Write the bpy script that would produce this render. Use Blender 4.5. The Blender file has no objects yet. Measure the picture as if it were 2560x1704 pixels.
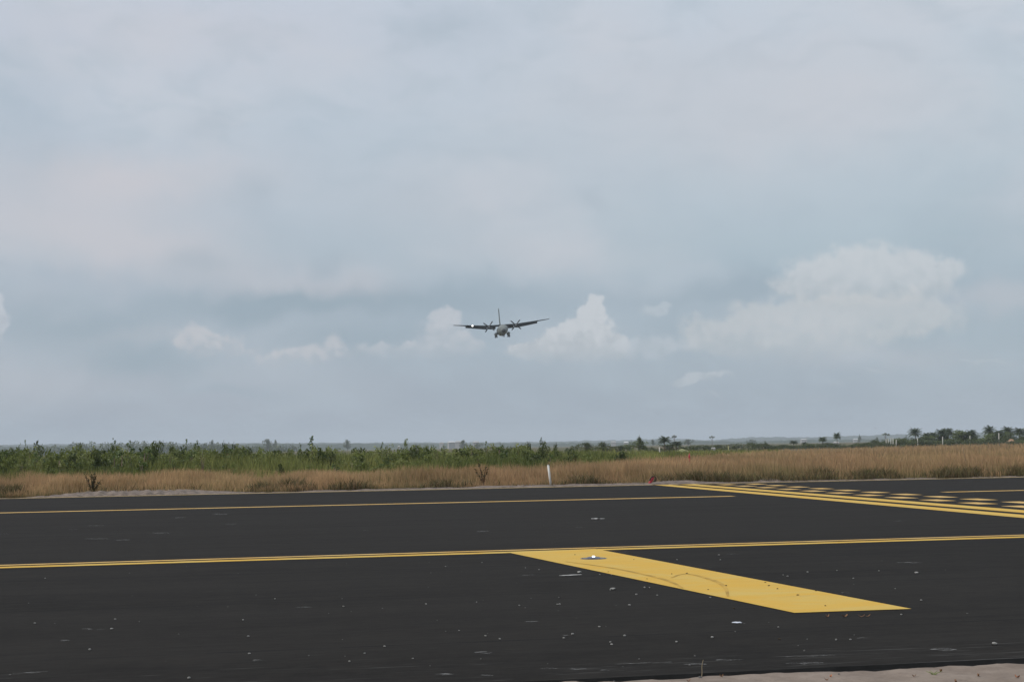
import bpy, bmesh, math, random
import numpy as np
from mathutils import Vector, Matrix
R = math.radians
rng = np.random.default_rng(7)
random.seed(7)
scene = bpy.context.scene
C = scene.collection

# ------------------------------------------------------------------ camera
FPX, HOR, ROLL, EYE = 4000.0, 1115.0, R(0.89), 1.7      # focal length in photo pixels, horizon row, roll, eye height
PITCH = math.atan2((HOR - 852) * math.cos(ROLL), FPX)
F = Vector((0, math.cos(PITCH), math.sin(PITCH)))
R0, U0 = Vector((1, 0, 0)), Vector((0, -math.sin(PITCH), math.cos(PITCH)))
RV = math.cos(ROLL) * R0 - math.sin(ROLL) * U0
UV = math.sin(ROLL) * R0 + math.cos(ROLL) * U0
EYEP = Vector((0, 0, EYE))
cd = bpy.data.cameras.new('camera'); cam = bpy.data.objects.new('camera', cd); C.objects.link(cam)
cd.lens = 36 * FPX / 2560; cd.sensor_width = 36; cd.clip_start = 0.1; cd.clip_end = 30000
m = Matrix((RV, UV, -F)).transposed().to_4x4(); m.translation = EYEP
cam.matrix_world = m
scene.camera = cam

def ray(x, y): return F * FPX + RV * (x - 1280) + UV * (852 - y)
def at(x, y, Y):
    d = ray(x, y); return EYEP + d * (Y / d.y)
def ground(x, y, z=0.0):
    d = ray(x, y); return EYEP + d * ((EYE - z) / -d.z)
TA = R(12.2)                                            # the taxiway runs 12.2 degrees off the picture plane
T = Vector((math.cos(TA), math.sin(TA), 0)); NN = Vector((-math.sin(TA), math.cos(TA), 0))
def tn(s, n, z=0.0): 
    v = T * s + NN * n; return Vector((v.x, v.y, z))

scene.render.engine = 'CYCLES'
scene.view_settings.view_transform = 'Standard'
scene.view_settings.look = 'None'
scene.view_settings.exposure = 0.0
scene.view_settings.gamma = 1.0
scene.cycles.use_denoising = True
scene.cycles.max_bounces = 6
scene.cycles.diffuse_bounces = 3
scene.cycles.volume_bounces = 1
scene.cycles.transparent_max_bounces = 8

def lin(r, g, b):
    f = lambda c: ((c / 255 + .055) / 1.055) ** 2.4 if c > 10 else c / 255 / 12.92
    return (f(r), f(g), f(b), 1)

# ------------------------------------------------------------------ node helper
class NT:
    def __init__(s, tree):
        s.t = tree; s.n = tree.nodes; s.l = tree.links
    def set(s, sock, v):
        if isinstance(v, bpy.types.NodeSocket): s.l.new(v, sock)
        elif v is not None: sock.default_value = v
    def node(s, typ, **kw):
        nd = s.n.new(typ)
        for k, v in kw.items(): setattr(nd, k, v)
        return nd
    def m(s, op, a, b=None, c=None, clamp=False):
        nd = s.node('ShaderNodeMath', operation=op, use_clamp=clamp)
        for i, v in enumerate((a, b, c)):
            if v is not None: s.set(nd.inputs[i], v)
        return nd.outputs[0]
    def vm(s, op, a, b=None, c=None, out=0):
        nd = s.node('ShaderNodeVectorMath', operation=op)
        for i, v in enumerate((a, b, c)):
            if v is not None: s.set(nd.inputs[i], v)
        return nd.outputs[out]
    def mix(s, f, a, b, typ='MIX'):
        nd = s.node('ShaderNodeMix', data_type='RGBA', blend_type=typ)
        s.set(nd.inputs[0], f); s.set(nd.inputs[6], a); s.set(nd.inputs[7], b)
        return nd.outputs[2]
    def ss(s, v, lo, hi, a=0.0, b=1.0):
        nd = s.node('ShaderNodeMapRange', interpolation_type='SMOOTHSTEP')
        s.set(nd.inputs[0], v); s.set(nd.inputs[1], lo); s.set(nd.inputs[2], hi); s.set(nd.inputs[3], a); s.set(nd.inputs[4], b)
        return nd.outputs[0]
    def noise(s, vec, scale, detail=3.0, rough=.55, out=0, dist=0.0):
        nd = s.node('ShaderNodeTexNoise'); s.set(nd.inputs['Vector'], vec)
        nd.inputs['Scale'].default_value = scale; nd.inputs['Detail'].default_value = detail
        nd.inputs['Roughness'].default_value = rough; nd.inputs['Distortion'].default_value = dist
        return nd.outputs[out]
    def ramp(s, v, stops, interp='LINEAR'):
        nd = s.node('ShaderNodeValToRGB'); s.set(nd.inputs[0], v); cr = nd.color_ramp; cr.interpolation = interp
        while len(cr.elements) > 1: cr.elements.remove(cr.elements[0])
        cr.elements[0].position = stops[0][0]; cr.elements[0].color = stops[0][1]
        for p, c in stops[1:]:
            e = cr.elements.new(p); e.color = c
        return nd.outputs[0]

# ------------------------------------------------------------------ world: nishita sky behind a high overcast and low cumulus
SUN_AZ, SUN_EL = R(-105), R(38)                          # from the left, slightly behind the camera
world = bpy.data.worlds.new('World'); scene.world = world; world.use_nodes = True
w = NT(world.node_tree); w.n.clear()
sky = w.node('ShaderNodeTexSky', sky_type='NISHITA')
sky.sun_disc = False; sky.sun_elevation = SUN_EL; sky.sun_rotation = SUN_AZ; sky.air_density = 1.0; sky.dust_density = 1.0
tc = w.node('ShaderNodeTexCoord')
sep = w.node('ShaderNodeSeparateXYZ'); w.l.new(tc.outputs['Generated'], sep.inputs[0])
u = w.m('MULTIPLY', w.m('ARCTAN2', sep.outputs[0], sep.outputs[1]), 4.0)
v = w.m('MULTIPLY', w.m('ARCSINE', sep.outputs[2]), 4.0)
cmb = w.node('ShaderNodeCombineXYZ'); w.l.new(u, cmb.inputs[0]); w.l.new(v, cmb.inputs[1])
P = cmb.outputs[0]
def uv(x, y):
    d = ray(x, y).normalized(); return 4 * math.atan2(d.x, d.y), 4 * math.asin(d.z)
def blob(Pv, x, y, a, b):
    cu, cv = uv(x, y); a /= 1000; b /= 1000
    q = w.vm('MULTIPLY_ADD', Pv, (1 / a, 1 / b, 0), (-cu / a, -cv / b, 0))
    return w.m('EXPONENT', w.m('MULTIPLY', w.vm('DOT_PRODUCT', q, q, out=1), -1.0))
def blobs(Pv, lst):
    r = None
    for b in lst:
        g = blob(Pv, *b[:4])
        if len(b) > 4: g = w.m('MULTIPLY', g, b[4])
        r = g if r is None else w.m('ADD', r, g)
    return r
def warp(amount, scale, detail=4, stretch=(1, 1, 1)):
    n = w.noise(w.vm('MULTIPLY', P, stretch), scale, detail, .6, out=1)
    return w.vm('MULTIPLY_ADD', w.vm('SUBTRACT', n, (.5, .5, .5)), (amount, amount, 0), P)
Pw = warp(.22, 2.2, 4, (1, 1.6, 1))
sw = w.node('ShaderNodeSeparateXYZ'); w.l.new(Pw, sw.inputs[0])
vw = sw.outputs[1]
base = w.ramp(w.m('DIVIDE', vw, 2.4), [
    (0.0, lin(150, 163, 177)), (.05, lin(158, 171, 184)), (.10, lin(164, 179, 191)), (.155, lin(164, 181, 194)), (.20, lin(174, 190, 201)),
    (.26, lin(183, 197, 208)), (.34, lin(189, 202, 213)), (.42, lin(195, 206, 218)), (.50, lin(199, 209, 221)), (1.0, lin(212, 220, 228))])
# left is a little mauve, right a little cyan, as in the photograph
side = w.ss(u, -1.3, 1.3)
tint = w.mix(side, (1.003, .977, .990, 1), (1.005, 1.015, 1.006, 1))
col = w.mix(1.0, base, tint, 'MULTIPLY')
# wide veils of pale, slightly warm cloud
veil = w.ss(w.noise(w.vm('MULTIPLY', Pw, (.75, 1.5, 1)), 1.9, 4, .5), .43, .66)
vfade = w.ss(vw, .08, .45, .25, 1.0)
col = w.mix(w.m('MULTIPLY', w.m('MULTIPLY', veil, vfade), .55), col, lin(204, 209, 217))
fine = w.ss(w.noise(w.vm('MULTIPLY', Pw, (1.0, 2.4, 1)), 5.5, 5, .55), .42, .72)
col = w.mix(w.m('MULTIPLY', fine, .42), col, lin(175, 190, 202))
Ps = warp(.16, 5.0, 4)
lightp = blobs(Ps, [(300, 430, 330, 70, 1.1), (150, 560, 330, 90, 1.1), (420, 620, 200, 50, .6), (620, 700, 260, 60, .7), (860, 730, 140, 45, .8), (1900, 250, 620, 200, .7), (1150, 500, 300, 100, .4), (1350, 640, 260, 60, .5),
                    (2500, 730, 130, 40, .7), (100, 950, 300, 70, .35), (330, 840, 120, 20, .7), (2200, 900, 260, 30, .35), (450, 90, 500, 90, .5), (90, 760, 120, 50, .3)])
col = w.mix(w.m('MULTIPLY', lightp, .62, clamp=True), col, lin(207, 204, 209))
bluep = blobs(Ps, [(1900, 735, 420, 40), (1000, 755, 380, 48, 1.2), (640, 765, 200, 44, 1.1), (360, 900, 170, 40, 1.2), (200, 810, 260, 60, 1.1), (880, 860, 260, 30, .6), (820, 655, 42, 36, .55), (500, 650, 70, 35, .5), (580, 968, 110, 16, .7),
                   (640, 500, 60, 60, .35), (1480, 490, 50, 20, .3), (520, 300, 50, 40, .35), (900, 850, 200, 40, .5), (1700, 820, 150, 40, .4), (2480, 560, 160, 110, .35), (1120, 60, 130, 60, .35), (60, 300, 120, 200, .25)])
col = w.mix(w.m('MULTIPLY', bluep, .72, clamp=True), col, lin(153, 170, 183))
# low cumulus
Pc = warp(.075, 16.0, 5)
edge = w.m('MULTIPLY', w.m('SUBTRACT', w.noise(P, 26, 5, .6), .5), 1.35)
def cumulus(lst, ybase, lo, hi, top, bottom, amt, ytop, fade=45):
    global col
    f = w.m('ADD', blobs(Pc, lst), edge)
    k = w.ss(f, lo, hi)
    vb = uv(lst[0][0], ybase)[1]
    k = w.m('MULTIPLY', k, w.ss(v, vb - .02, vb + fade / 1000))
    c = w.mix(w.ss(w.m('ADD', v, w.m('MULTIPLY', edge, .25)), vb, uv(lst[0][0], ytop)[1]), bottom, top)
    col = w.mix(w.m('MULTIPLY', k, amt), col, c)
cumulus([(1486, 762, 30, 26), (1478, 795, 36, 34), (1452, 830, 70, 42), (1480, 866, 80, 38), (1390, 864, 76, 34), (1520, 868, 50, 34), (1325, 885, 64, 20)], 905, .32, .75, lin(209, 212, 216), lin(185, 191, 197), .78, 780)
cumulus([(2160, 660, 130, 54), (2100, 722, 150, 40), (2230, 715, 120, 44), (2300, 690, 75, 45), (2110, 690, 120, 50), (2040, 715, 80, 42), (2370, 680, 60, 20, .7)], 800, .25, 1.0, lin(214, 215, 217), lin(190, 196, 200), .60, 640, 90)
cumulus([(2000, 825, 190, 52), (2120, 790, 200, 50), (2260, 790, 110, 50, .8), (1875, 795, 45, 42), (1905, 840, 90, 46), (2180, 800, 190, 40), (1970, 870, 210, 26), (1740, 805, 45, 30, .8), (1780, 850, 90, 34, .7)], 905, .25, 1.05, lin(209, 209, 209), lin(187, 193, 197), .50, 780, 60)
cumulus([(1112, 795, 34, 34), (1105, 830, 48, 40), (1070, 872, 120, 22), (1130, 860, 70, 34), (940, 872, 70, 16, .8)], 905, .30, .85, lin(204, 206, 212), lin(178, 187, 196), .66, 780, 60)
cumulus([(490, 840, 42, 26), (540, 858, 60, 24), (600, 880, 80, 18), (470, 862, 40, 22)], 910, .28, .85, lin(206, 204, 207), lin(178, 185, 194), .60, 820, 60)
cumulus([(782, 880, 36, 22), (735, 895, 60, 16), (690, 903, 50, 24, .8), (830, 852, 40, 26, .6), (860, 880, 60, 20, .6)], 930, .28, .85, lin(205, 204, 208), lin(176, 184, 193), .60, 850, 60)
cumulus([(1740, 948, 40, 11), (1775, 932, 50, 9), (1705, 955, 18, 8)], 975, .3, .8, lin(200, 206, 212), lin(178, 188, 196), .58, 925, 20)
cumulus([(1630, 775, 38, 13), (1655, 768, 18, 10)], 800, .35, 1.0, lin(190, 199, 207), lin(180, 190, 199), .6, 765, 20)
cumulus([(1640, 868, 90, 32), (1560, 880, 60, 24)], 915, .28, .9, lin(193, 200, 208), lin(178, 188, 196), .55, 850, 50)
cumulus([(-15, 770, 26, 44), (0, 820, 22, 40)], 870, .3, .9, lin(202, 206, 214), lin(184, 190, 200), .7, 745, 50)
cumulus([(2200, 925, 50, 9), (2110, 950, 90, 11, .7), (2450, 905, 90, 7)], 990, .35, 1.3, lin(190, 199, 206), lin(180, 190, 198), .55, 890, 20)
cumulus([(1780, 985, 35, 10), (2050, 990, 60, 14, .8)], 1020, .35, 1.3, lin(186, 194, 202), lin(176, 186, 195), .5, 960, 20)
sk = w.vm('MULTIPLY', sky.outputs[0], (.1, .1, .1))
col = w.mix(.95, sk, col)
bg = w.node('ShaderNodeBackground'); w.l.new(col, bg.inputs[0]); bg.inputs[1].default_value = 1.0
wo = w.node('ShaderNodeOutputWorld'); w.l.new(bg.outputs[0], wo.inputs[0])
world.cycles.sampling_method = 'MANUAL'; world.cycles.sample_map_resolution = 512

# ------------------------------------------------------------------ sun, softened by the high cloud
sl = bpy.data.lights.new('sun', 'SUN'); so = bpy.data.objects.new('sun', sl); C.objects.link(so)
sl.energy = 2.2; sl.angle = R(6); sl.color = (1.0, .95, .87)
sd = Vector((math.sin(SUN_AZ) * math.cos(SUN_EL), math.cos(SUN_AZ) * math.cos(SUN_EL), math.sin(SUN_EL)))
so.rotation_euler = sd.to_track_quat('Z', 'Y').to_euler()

# ------------------------------------------------------------------ object helpers
def tag(o, label=None, cat=None, group=None, kind=None):
    if label: o['label'] = label
    if cat: o['category'] = cat
    if group: o['group'] = group
    if kind: o['kind'] = kind
    return o
def empty(name, loc=(0, 0, 0), label=None, cat=None, group=None, rot=(0, 0, 0)):
    o = bpy.data.objects.new(name, None); C.objects.link(o); o.location = loc; o.rotation_euler = rot; o.empty_display_size = .2
    return tag(o, label, cat, group)
def obj(name, verts, faces, mat=None, parent=None, smooth=False, loc=None):
    me = bpy.data.meshes.new(name); me.from_pydata([tuple(p) for p in verts], [], faces); me.update()
    if smooth: me.polygons.foreach_set('use_smooth', [True] * len(me.polygons))
    o = bpy.data.objects.new(name, me); C.objects.link(o)
    if mat: me.materials.append(mat)
    if parent: o.parent = parent
    if loc is not None: o.location = loc
    return o
def np_obj(name, V, nper, col=None, mat=None, parent=None, F_=None):
    """V (n*nper,3): n pieces of nper vertices; F_ is the face list of one piece"""
    n = len(V) // nper
    loops, starts, tot, k = [], [], [], 0
    base_ = (np.arange(n) * nper)[:, None]
    fl = [np.asarray(f) for f in F_]
    per = np.concatenate(fl); L = (base_ + per[None, :]).ravel()
    cnt = np.array([len(f) for f in fl]); totals = np.tile(cnt, n); st = np.concatenate([[0], np.cumsum(totals)[:-1]])
    me = bpy.data.meshes.new(name)
    me.vertices.add(len(V)); me.vertices.foreach_set('co', V.astype(np.float32).ravel())
    me.loops.add(len(L)); me.loops.foreach_set('vertex_index', L.astype(np.int32))
    me.polygons.add(len(totals)); me.polygons.foreach_set('loop_start', st.astype(np.int32)); me.polygons.foreach_set('loop_total', totals.astype(np.int32))
    me.update(calc_edges=True)
    if col is not None:
        a = me.attributes.new('Col', 'FLOAT_COLOR', 'POINT')
        a.data.foreach_set('color', np.concatenate([col, np.ones((len(col), 1))], 1).astype(np.float32).ravel())
    if mat: me.materials.append(mat)
    o = bpy.data.objects.new(name, me); C.objects.link(o)
    if parent: o.parent = parent
    return o
def copy_tree(o, parent=None):
    c = o.copy(); C.objects.link(c); c.parent = parent
    for ch in list(o.children): copy_tree(ch, c)
    return c
def vnoise(x, y, seed=0):
    xi, yi = np.floor(x).astype(int), np.floor(y).astype(int); fx, fy = x - xi, y - yi
    fx, fy = fx * fx * (3 - 2 * fx), fy * fy * (3 - 2 * fy)
    def h(a, b):
        k = (a * 374761393 + b * 668265263 + seed * 1442695041) & 0xffffffff
        k = ((k ^ (k >> 13)) * 1274126177) & 0xffffffff
        return ((k ^ (k >> 16)) & 0xffff) / 65535.0
    return (h(xi, yi) * (1 - fx) + h(xi + 1, yi) * fx) * (1 - fy) + (h(xi, yi + 1) * (1 - fx) + h(xi + 1, yi + 1) * fx) * fy
def fbm(x, y, seed=0, oct=4):
    r, a, t = 0, 1, 0
    for i in range(oct): r = r + a * vnoise(x * 2 ** i, y * 2 ** i, seed + i); t += a; a *= .5
    return r / t

# ------------------------------------------------------------------ materials
def mat(name, color, rough=.8, metal=0, var=.0, scale=8, spec=.3, bump=0, bscale=40):
    M = bpy.data.materials.new(name); M.use_nodes = True; t = NT(M.node_tree); b = t.n['Principled BSDF']
    b.inputs['Roughness'].default_value = rough; b.inputs['Metallic'].default_value = metal; b.inputs['Specular IOR Level'].default_value = spec
    g = t.node('ShaderNodeTexCoord').outputs['Object']
    n = t.noise(g, scale, 4, .6)
    c = t.mix(t.ss(n, .3, .7), tuple(max(0, k * (1 - var)) for k in color[:3]) + (1,), tuple(k * (1 + var) for k in color[:3]) + (1,))
    t.l.new(c, b.inputs['Base Color'])
    if bump:
        bp = t.node('ShaderNodeBump'); bp.inputs['Strength'].default_value = bump; t.l.new(t.noise(g, bscale, 4, .6), bp.inputs['Height']); t.l.new(bp.outputs[0], b.inputs['Normal'])
    return M
def leafmat(name, gain=1.0, transl=.25, rough=.7, spec=.2):
    M = bpy.data.materials.new(name); M.use_nodes = True; t = NT(M.node_tree); b = t.n['Principled BSDF']
    a = t.node('ShaderNodeAttribute', attribute_name='Col')
    c = t.vm('MULTIPLY', a.outputs['Color'], (gain,) * 3)
    t.l.new(c, b.inputs['Base Color']); b.inputs['Roughness'].default_value = rough; b.inputs['Specular IOR Level'].default_value = spec
    tr = t.node('ShaderNodeBsdfTranslucent'); t.l.new(c, tr.inputs[0])
    mx = t.node('ShaderNodeMixShader'); mx.inputs[0].default_value = transl
    t.l.new(b.outputs[0], mx.inputs[1]); t.l.new(tr.outputs[0], mx.inputs[2]); t.l.new(mx.outputs[0], t.n['Material Output'].inputs[0])
    return M
M_grass = leafmat('dry_grass'); M_leaf = leafmat('leaves', transl=.3, spec=.35, rough=.5)
M_bark = mat('bark', (.16, .12, .085), .9, var=.3, scale=6)
M_pale = mat('pale_trunk', (.50, .48, .43), .9, var=.15, scale=3)
M_white = mat('white_plastic', (.62, .61, .57), .45, var=.06, scale=5, spec=.4)
M_red = mat('red_paint', (.42, .025, .04), .4, var=.15, scale=9, spec=.5)
M_black = mat('black_rubber', (.02, .018, .018), .6, var=.2)
M_steel = mat('steel_plate', (.05, .055, .075), .35, metal=.7, var=.25, scale=12, spec=.5)

def asphalt():
    M = bpy.data.materials.new('asphalt'); M.use_nodes = True; t = NT(M.node_tree); b = t.n['Principled BSDF']
    mp = t.node('ShaderNodeMapping'); mp.inputs['Rotation'].default_value = (0, 0, -TA)
    t.l.new(t.node('ShaderNodeTexCoord').outputs['Object'], mp.inputs[0]); p = mp.outputs[0]
    s = t.node('ShaderNodeSeparateXYZ'); t.l.new(p, s.inputs[0])
    # newer, darker lane on the camera's side of the double line
    lane = t.ss(s.outputs[1], 24.4, 26.6)
    c = t.mix(lane, (.0090, .0073, .0058, 1), (.0130, .0106, .0082, 1))
    big = t.noise(t.vm('MULTIPLY', p, (.06, .45, 1)), 1.0, 5, .6)
    c = t.mix(t.m('MULTIPLY', t.ss(big, .38, .62), .75), c, (.0185, .016, .0135, 1))
    st = t.noise(t.vm('MULTIPLY', p, (.5, 7, 1)), 1.0, 4, .6)
    c = t.mix(t.m('MULTIPLY', t.ss(st, .45, .75), .5), c, (.026, .024, .022, 1))
    gr = t.noise(p, 90, 2, .7)
    c = t.mix(t.m('MULTIPLY', t.ss(gr, .35, .75), .35), c, (.024, .022, .020, 1))
    md = t.noise(t.vm('MULTIPLY', p, (.9, 1.4, 1)), 1.3, 6, .7)
    c = t.mix(t.m('MULTIPLY', t.ss(md, .42, .66), .6), c, (.022, .019, .016, 1))
    g2 = t.noise(t.vm('MULTIPLY', p, (5, 14, 1)), 1.0, 6, .75)
    c = t.mix(t.m('MULTIPLY', t.ss(g2, .48, .62), .40), c, (.0245, .0215, .0185, 1))
    c = t.mix(t.m('MULTIPLY', t.ss(g2, .38, .50, 1, 0), .35), c, (.006, .005, .0042, 1))
    rub = t.noise(t.vm('MULTIPLY', p, (.10, 2.2, 1)), 1.0, 4, .6)
    c = t.mix(t.m('MULTIPLY', t.ss(rub, .54, .70), .5), c, (.0065, .0056, .005, 1))
    # joints between the paver's passes
    jt = t.m('ABSOLUTE', t.m('SUBTRACT', t.m('FRACT', t.m('ADD', t.m('DIVIDE', s.outputs[1], 4.3), .27)), .5))
    c = t.mix(t.m('MULTIPLY', t.ss(jt, .004, .012, 1, 0), t.ss(md, .35, .6)), c, (.007, .0065, .006, 1))
    # pale scrapes along the lane, thicker near the verge
    n1 = t.noise(t.vm('MULTIPLY', p, (1.1, 16, 1)), 1.0, 4, .65)
    n2 = t.noise(t.vm('MULTIPLY', p, (.35, 1.6, 1)), 1.0, 2, .5)
    dust = t.ss(s.outputs[1], 11.3, 14.5, .17, 0.0)
    sc = t.ss(t.m('ADD', t.m('ADD', n1, dust), t.m('MULTIPLY', n2, .25)), .84, .95)
    c = t.mix(t.m('MULTIPLY', sc, .35), c, (.14, .135, .13, 1))
    # mineral specks
    vo = t.node('ShaderNodeTexVoronoi'); vo.inputs['Scale'].default_value = 3.0; t.l.new(p, vo.inputs['Vector'])
    sp = t.ss(vo.outputs['Distance'], .020, .035, 1.0, 0.0)
    wn = t.node('ShaderNodeSeparateXYZ'); t.l.new(vo.outputs['Color'], wn.inputs[0])
    c = t.mix(t.m('MULTIPLY', sp, t.ss(wn.outputs[0], .75, .8)), c, (.22, .21, .20, 1))
    t.l.new(c, b.inputs['Base Color']); b.inputs['Roughness'].default_value = .92; b.inputs['Specular IOR Level'].default_value = .10
    bp = t.node('ShaderNodeBump'); bp.inputs['Strength'].default_value = .35; bp.inputs['Distance'].default_value = .004
    t.l.new(gr, bp.inputs['Height']); t.l.new(bp.outputs[0], b.inputs['Normal'])
    return M
M_asphalt = asphalt()
M_edge = mat('dark_slab_edge', (.008, .008, .008), .9, var=.4, scale=6, bump=.5, bscale=30)  # near side of the slab, darker than its top
def paint(name, c0, c1, wear=.0):
    M = bpy.data.materials.new(name); M.use_nodes = True; t = NT(M.node_tree); b = t.n['Principled BSDF']
    mp = t.node('ShaderNodeMapping'); mp.inputs['Rotation'].default_value = (0, 0, -TA)
    t.l.new(t.node('ShaderNodeTexCoord').outputs['Object'], mp.inputs[0]); p = mp.outputs[0]
    c = t.mix(t.ss(t.noise(t.vm('MULTIPLY', p, (.8, 1.3, 1)), 1.4, 5, .6, dist=.6), .38, .68), c0, c1)
    c = t.mix(t.m('MULTIPLY', t.ss(t.noise(p, 45, 3, .7), .5, .8), .25), c, (.33, .19, .04, 1))
    dirt = t.ss(t.noise(t.vm('MULTIPLY', p, (.7, 3.5, 1)), 1.0, 5, .65), .56, .82)
    c = t.mix(t.m('MULTIPLY', dirt, .6), c, (.33, .21, .06, 1))
    if wear: c = t.mix(t.m('MULTIPLY', t.ss(t.noise(p, 3.0, 5, .7), .45, .75), wear), c, (.12, .10, .07, 1))
    t.l.new(c, b.inputs['Base Color']); b.inputs['Roughness'].default_value = .7; b.inputs['Specular IOR Level'].default_value = .25
    return M
M_yel = paint('yellow_paint', (.63, .375, .045, 1), (.60, .41, .09, 1))
M_yel2 = paint('thin_line_paint', (.62, .37, .09, 1), (.64, .43, .16, 1), .3)
M_edgeline = paint('dusty_line_paint', (.60, .42, .16, 1), (.50, .38, .20, 1), .45)
def sandmat():
    M = bpy.data.materials.new('sand'); M.use_nodes = True; t = NT(M.node_tree); b = t.n['Principled BSDF']
    p = t.node('ShaderNodeTexCoord').outputs['Object']
    c = t.mix(t.ss(t.noise(p, 2.5, 6, .65), .3, .7), (.20, .158, .13, 1), (.30, .245, .205, 1))
    c = t.mix(t.m('MULTIPLY', t.ss(t.noise(p, 25, 4, .7), .5, .8), .5), c, (.13, .098, .08, 1))
    t.l.new(c, b.inputs['Base Color']); b.inputs['Roughness'].default_value = .95; b.inputs['Specular IOR Level'].default_value = .1
    bp = t.node('ShaderNodeBump'); bp.inputs['Strength'].default_value = .5; bp.inputs['Distance'].default_value = .02
    t.l.new(t.noise(p, 18, 6, .65), bp.inputs['Height']); t.l.new(bp.outputs[0], b.inputs['Normal'])
    return M
M_sand = sandmat()
def groundmat():
    M = bpy.data.materials.new('ground'); M.use_nodes = True; t = NT(M.node_tree); b = t.n['Principled BSDF']
    p = t.node('ShaderNodeTexCoord').outputs['Object']
    c = t.mix(t.ss(t.noise(p, .02, 5, .6), .35, .65), (.16, .115, .065, 1), (.075, .095, .032, 1))
    c = t.mix(t.m('MULTIPLY', t.ss(t.noise(p, .9, 5, .65), .4, .7), .6), c, (.085, .062, .04, 1))
    t.l.new(c, b.inputs['Base Color']); b.inputs['Roughness'].default_value = .95; b.inputs['Specular IOR Level'].default_value = .1
    return M
M_ground = groundmat()

# ------------------------------------------------------------------ ground, pavement and its painted markings
gz = -.09
tag(obj('ground', [(-14000, -3000, gz), (14000, -3000, gz), (14000, 13000, gz), (-14000, 13000, gz)], [(0, 1, 2, 3)], M_ground), kind='structure')
N0, N1 = 11.46, 64.75
ss = np.arange(-160, 170.1, .25); 
near = []
for s in ss:
    j = .020 * (fbm(np.array([s * .7]), np.array([3.3]), 5)[0] - .5) * 2
    near.append(N0 + j)
V, Fc = [], []
for i, s in enumerate(ss):
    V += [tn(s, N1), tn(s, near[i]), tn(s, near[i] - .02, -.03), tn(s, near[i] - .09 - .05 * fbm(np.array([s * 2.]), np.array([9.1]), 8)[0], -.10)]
for i in range(len(ss) - 1):
    a = 4 * i
    Fc += [(a, a + 1, a + 5, a + 4), (a + 1, a + 2, a + 6, a + 5), (a + 2, a + 3, a + 7, a + 6)]
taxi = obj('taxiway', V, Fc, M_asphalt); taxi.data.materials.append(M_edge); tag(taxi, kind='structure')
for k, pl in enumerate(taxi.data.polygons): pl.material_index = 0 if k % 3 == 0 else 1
def sheet(name, pts, m_, z=.004, label=None):
    o = obj(name, [(p.x, p.y, z) for p in pts], [tuple(range(len(pts)))], m_, taxi)
    if o.data.polygons[0].normal.z < 0: o.data.flip_normals()
    if label: o['label'] = label
    return o
def bar(name, s0, n0, s1, n1, hw, m_, label=None, along='s', z=.004):
    d = (0, hw) if along == 's' else (hw, 0)
    return sheet(name, [tn(s0 - d[0], n0 - d[1]), tn(s1 - d[0], n1 - d[1]), tn(s1 + d[0], n1 + d[1]), tn(s0 + d[0], n0 + d[1])], m_, z, label)
bar('edge_line', -160, 64.35, 170, 64.35, .20, M_edgeline, 'pale dusty line along the far edge of the asphalt')
bar('centre_line', -160, 49.15, 17.7, 48.75, .26, M_yel2, 'thin line ending before the holding position')
bar('centre_line', 24.6, 48.0, 170, 47.2, .26, M_yel2, 'thin line starting beyond the holding position')
bar('double_line', -160, 25.72, 170, 25.93, .10, M_yel2, 'thinner far stroke of the double yellow line')
bar('double_line', -160, 25.24, 170, 25.42, .17, M_yel, 'thicker near stroke of the double yellow line')
sheet('broad_stripe', [ground(1266, 1379.9), ground(1488, 1371.6), ground(2279, 1522), ground(1986, 1531.9)], M_yel, .006, 'wide yellow stripe leading off the double line')
K = .0584
def hold(s50, n, w_): return s50 + (n - 50) * K
for s50, hw in ((19.34, .33), (20.42, .33)):
    bar('holding_line', hold(s50, 26, 0), 26, hold(s50, 64.6, 0), 64.6, hw, M_yel, None, 'n')
for s50 in (21.65, 22.87):
    n = 62.3 if s50 < 22 else 62.2
    while n > 27:
        bar('holding_dash', hold(s50, n - .66, 0), n - .66, hold(s50, n + .66, 0), n + .66, .29, M_yel2, None, 'n'); n -= 2.58
# tyre marks curving over the broad stripe
M_tyre = mat('tyre_mark', (.47, .285, .048), .8, var=.25, scale=3)
def ribbon(name, pts, w_, m_, z, parent=taxi):
    V = []
    for i, p in enumerate(pts):
        a = pts[max(0, i - 1)]; b = pts[min(len(pts) - 1, i + 1)]; d = (b - a).normalized(); q = Vector((-d.y, d.x, 0)) * w_ / 2 * (0.35 + .65 * math.sin(math.pi * (i + .3) / (len(pts) - .4)))
        V += [(p.x + q.x, p.y + q.y, z), (p.x - q.x, p.y - q.y, z)]
    o = obj(name, V, [(2 * i, 2 * i + 1, 2 * i + 3, 2 * i + 2) for i in range(len(pts) - 1)], m_, parent)
    if o.data.polygons[0].normal.z < 0: o.data.flip_normals()
    return o
def c7(x, y): return (1200 + x / 1.9633, 1320 + y / 1.9633)
def spline(pts, n=8):
    out = []
    for i in range(len(pts) - 1):
        p0, p1, p2, p3 = [Vector(pts[min(max(j, 0), len(pts) - 1)]) for j in (i - 1, i, i + 1, i + 2)]
        for k in range(n):
            t_ = k / n
            out.append(.5 * ((2 * p1) + (p2 - p0) * t_ + (2 * p0 - 5 * p1 + 4 * p2 - p3) * t_ ** 2 + (-p0 + 3 * p1 - 3 * p2 + p3) * t_ ** 3))
    out.append(Vector(pts[-1])); return out
for cur in ([(420, 165), (620, 192), (760, 218), (880, 246), (950, 270), (995, 296)], [(940, 245), (985, 228), (1040, 228), (1110, 246), (1170, 268), (1205, 296), (1218, 338)]):
    pts = [ground(*c7(p[0], p[1])) for p in spline([(a, b) for a, b in cur])]
    ribbon('tyre_mark', pts, .07, M_tyre, .009)
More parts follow.
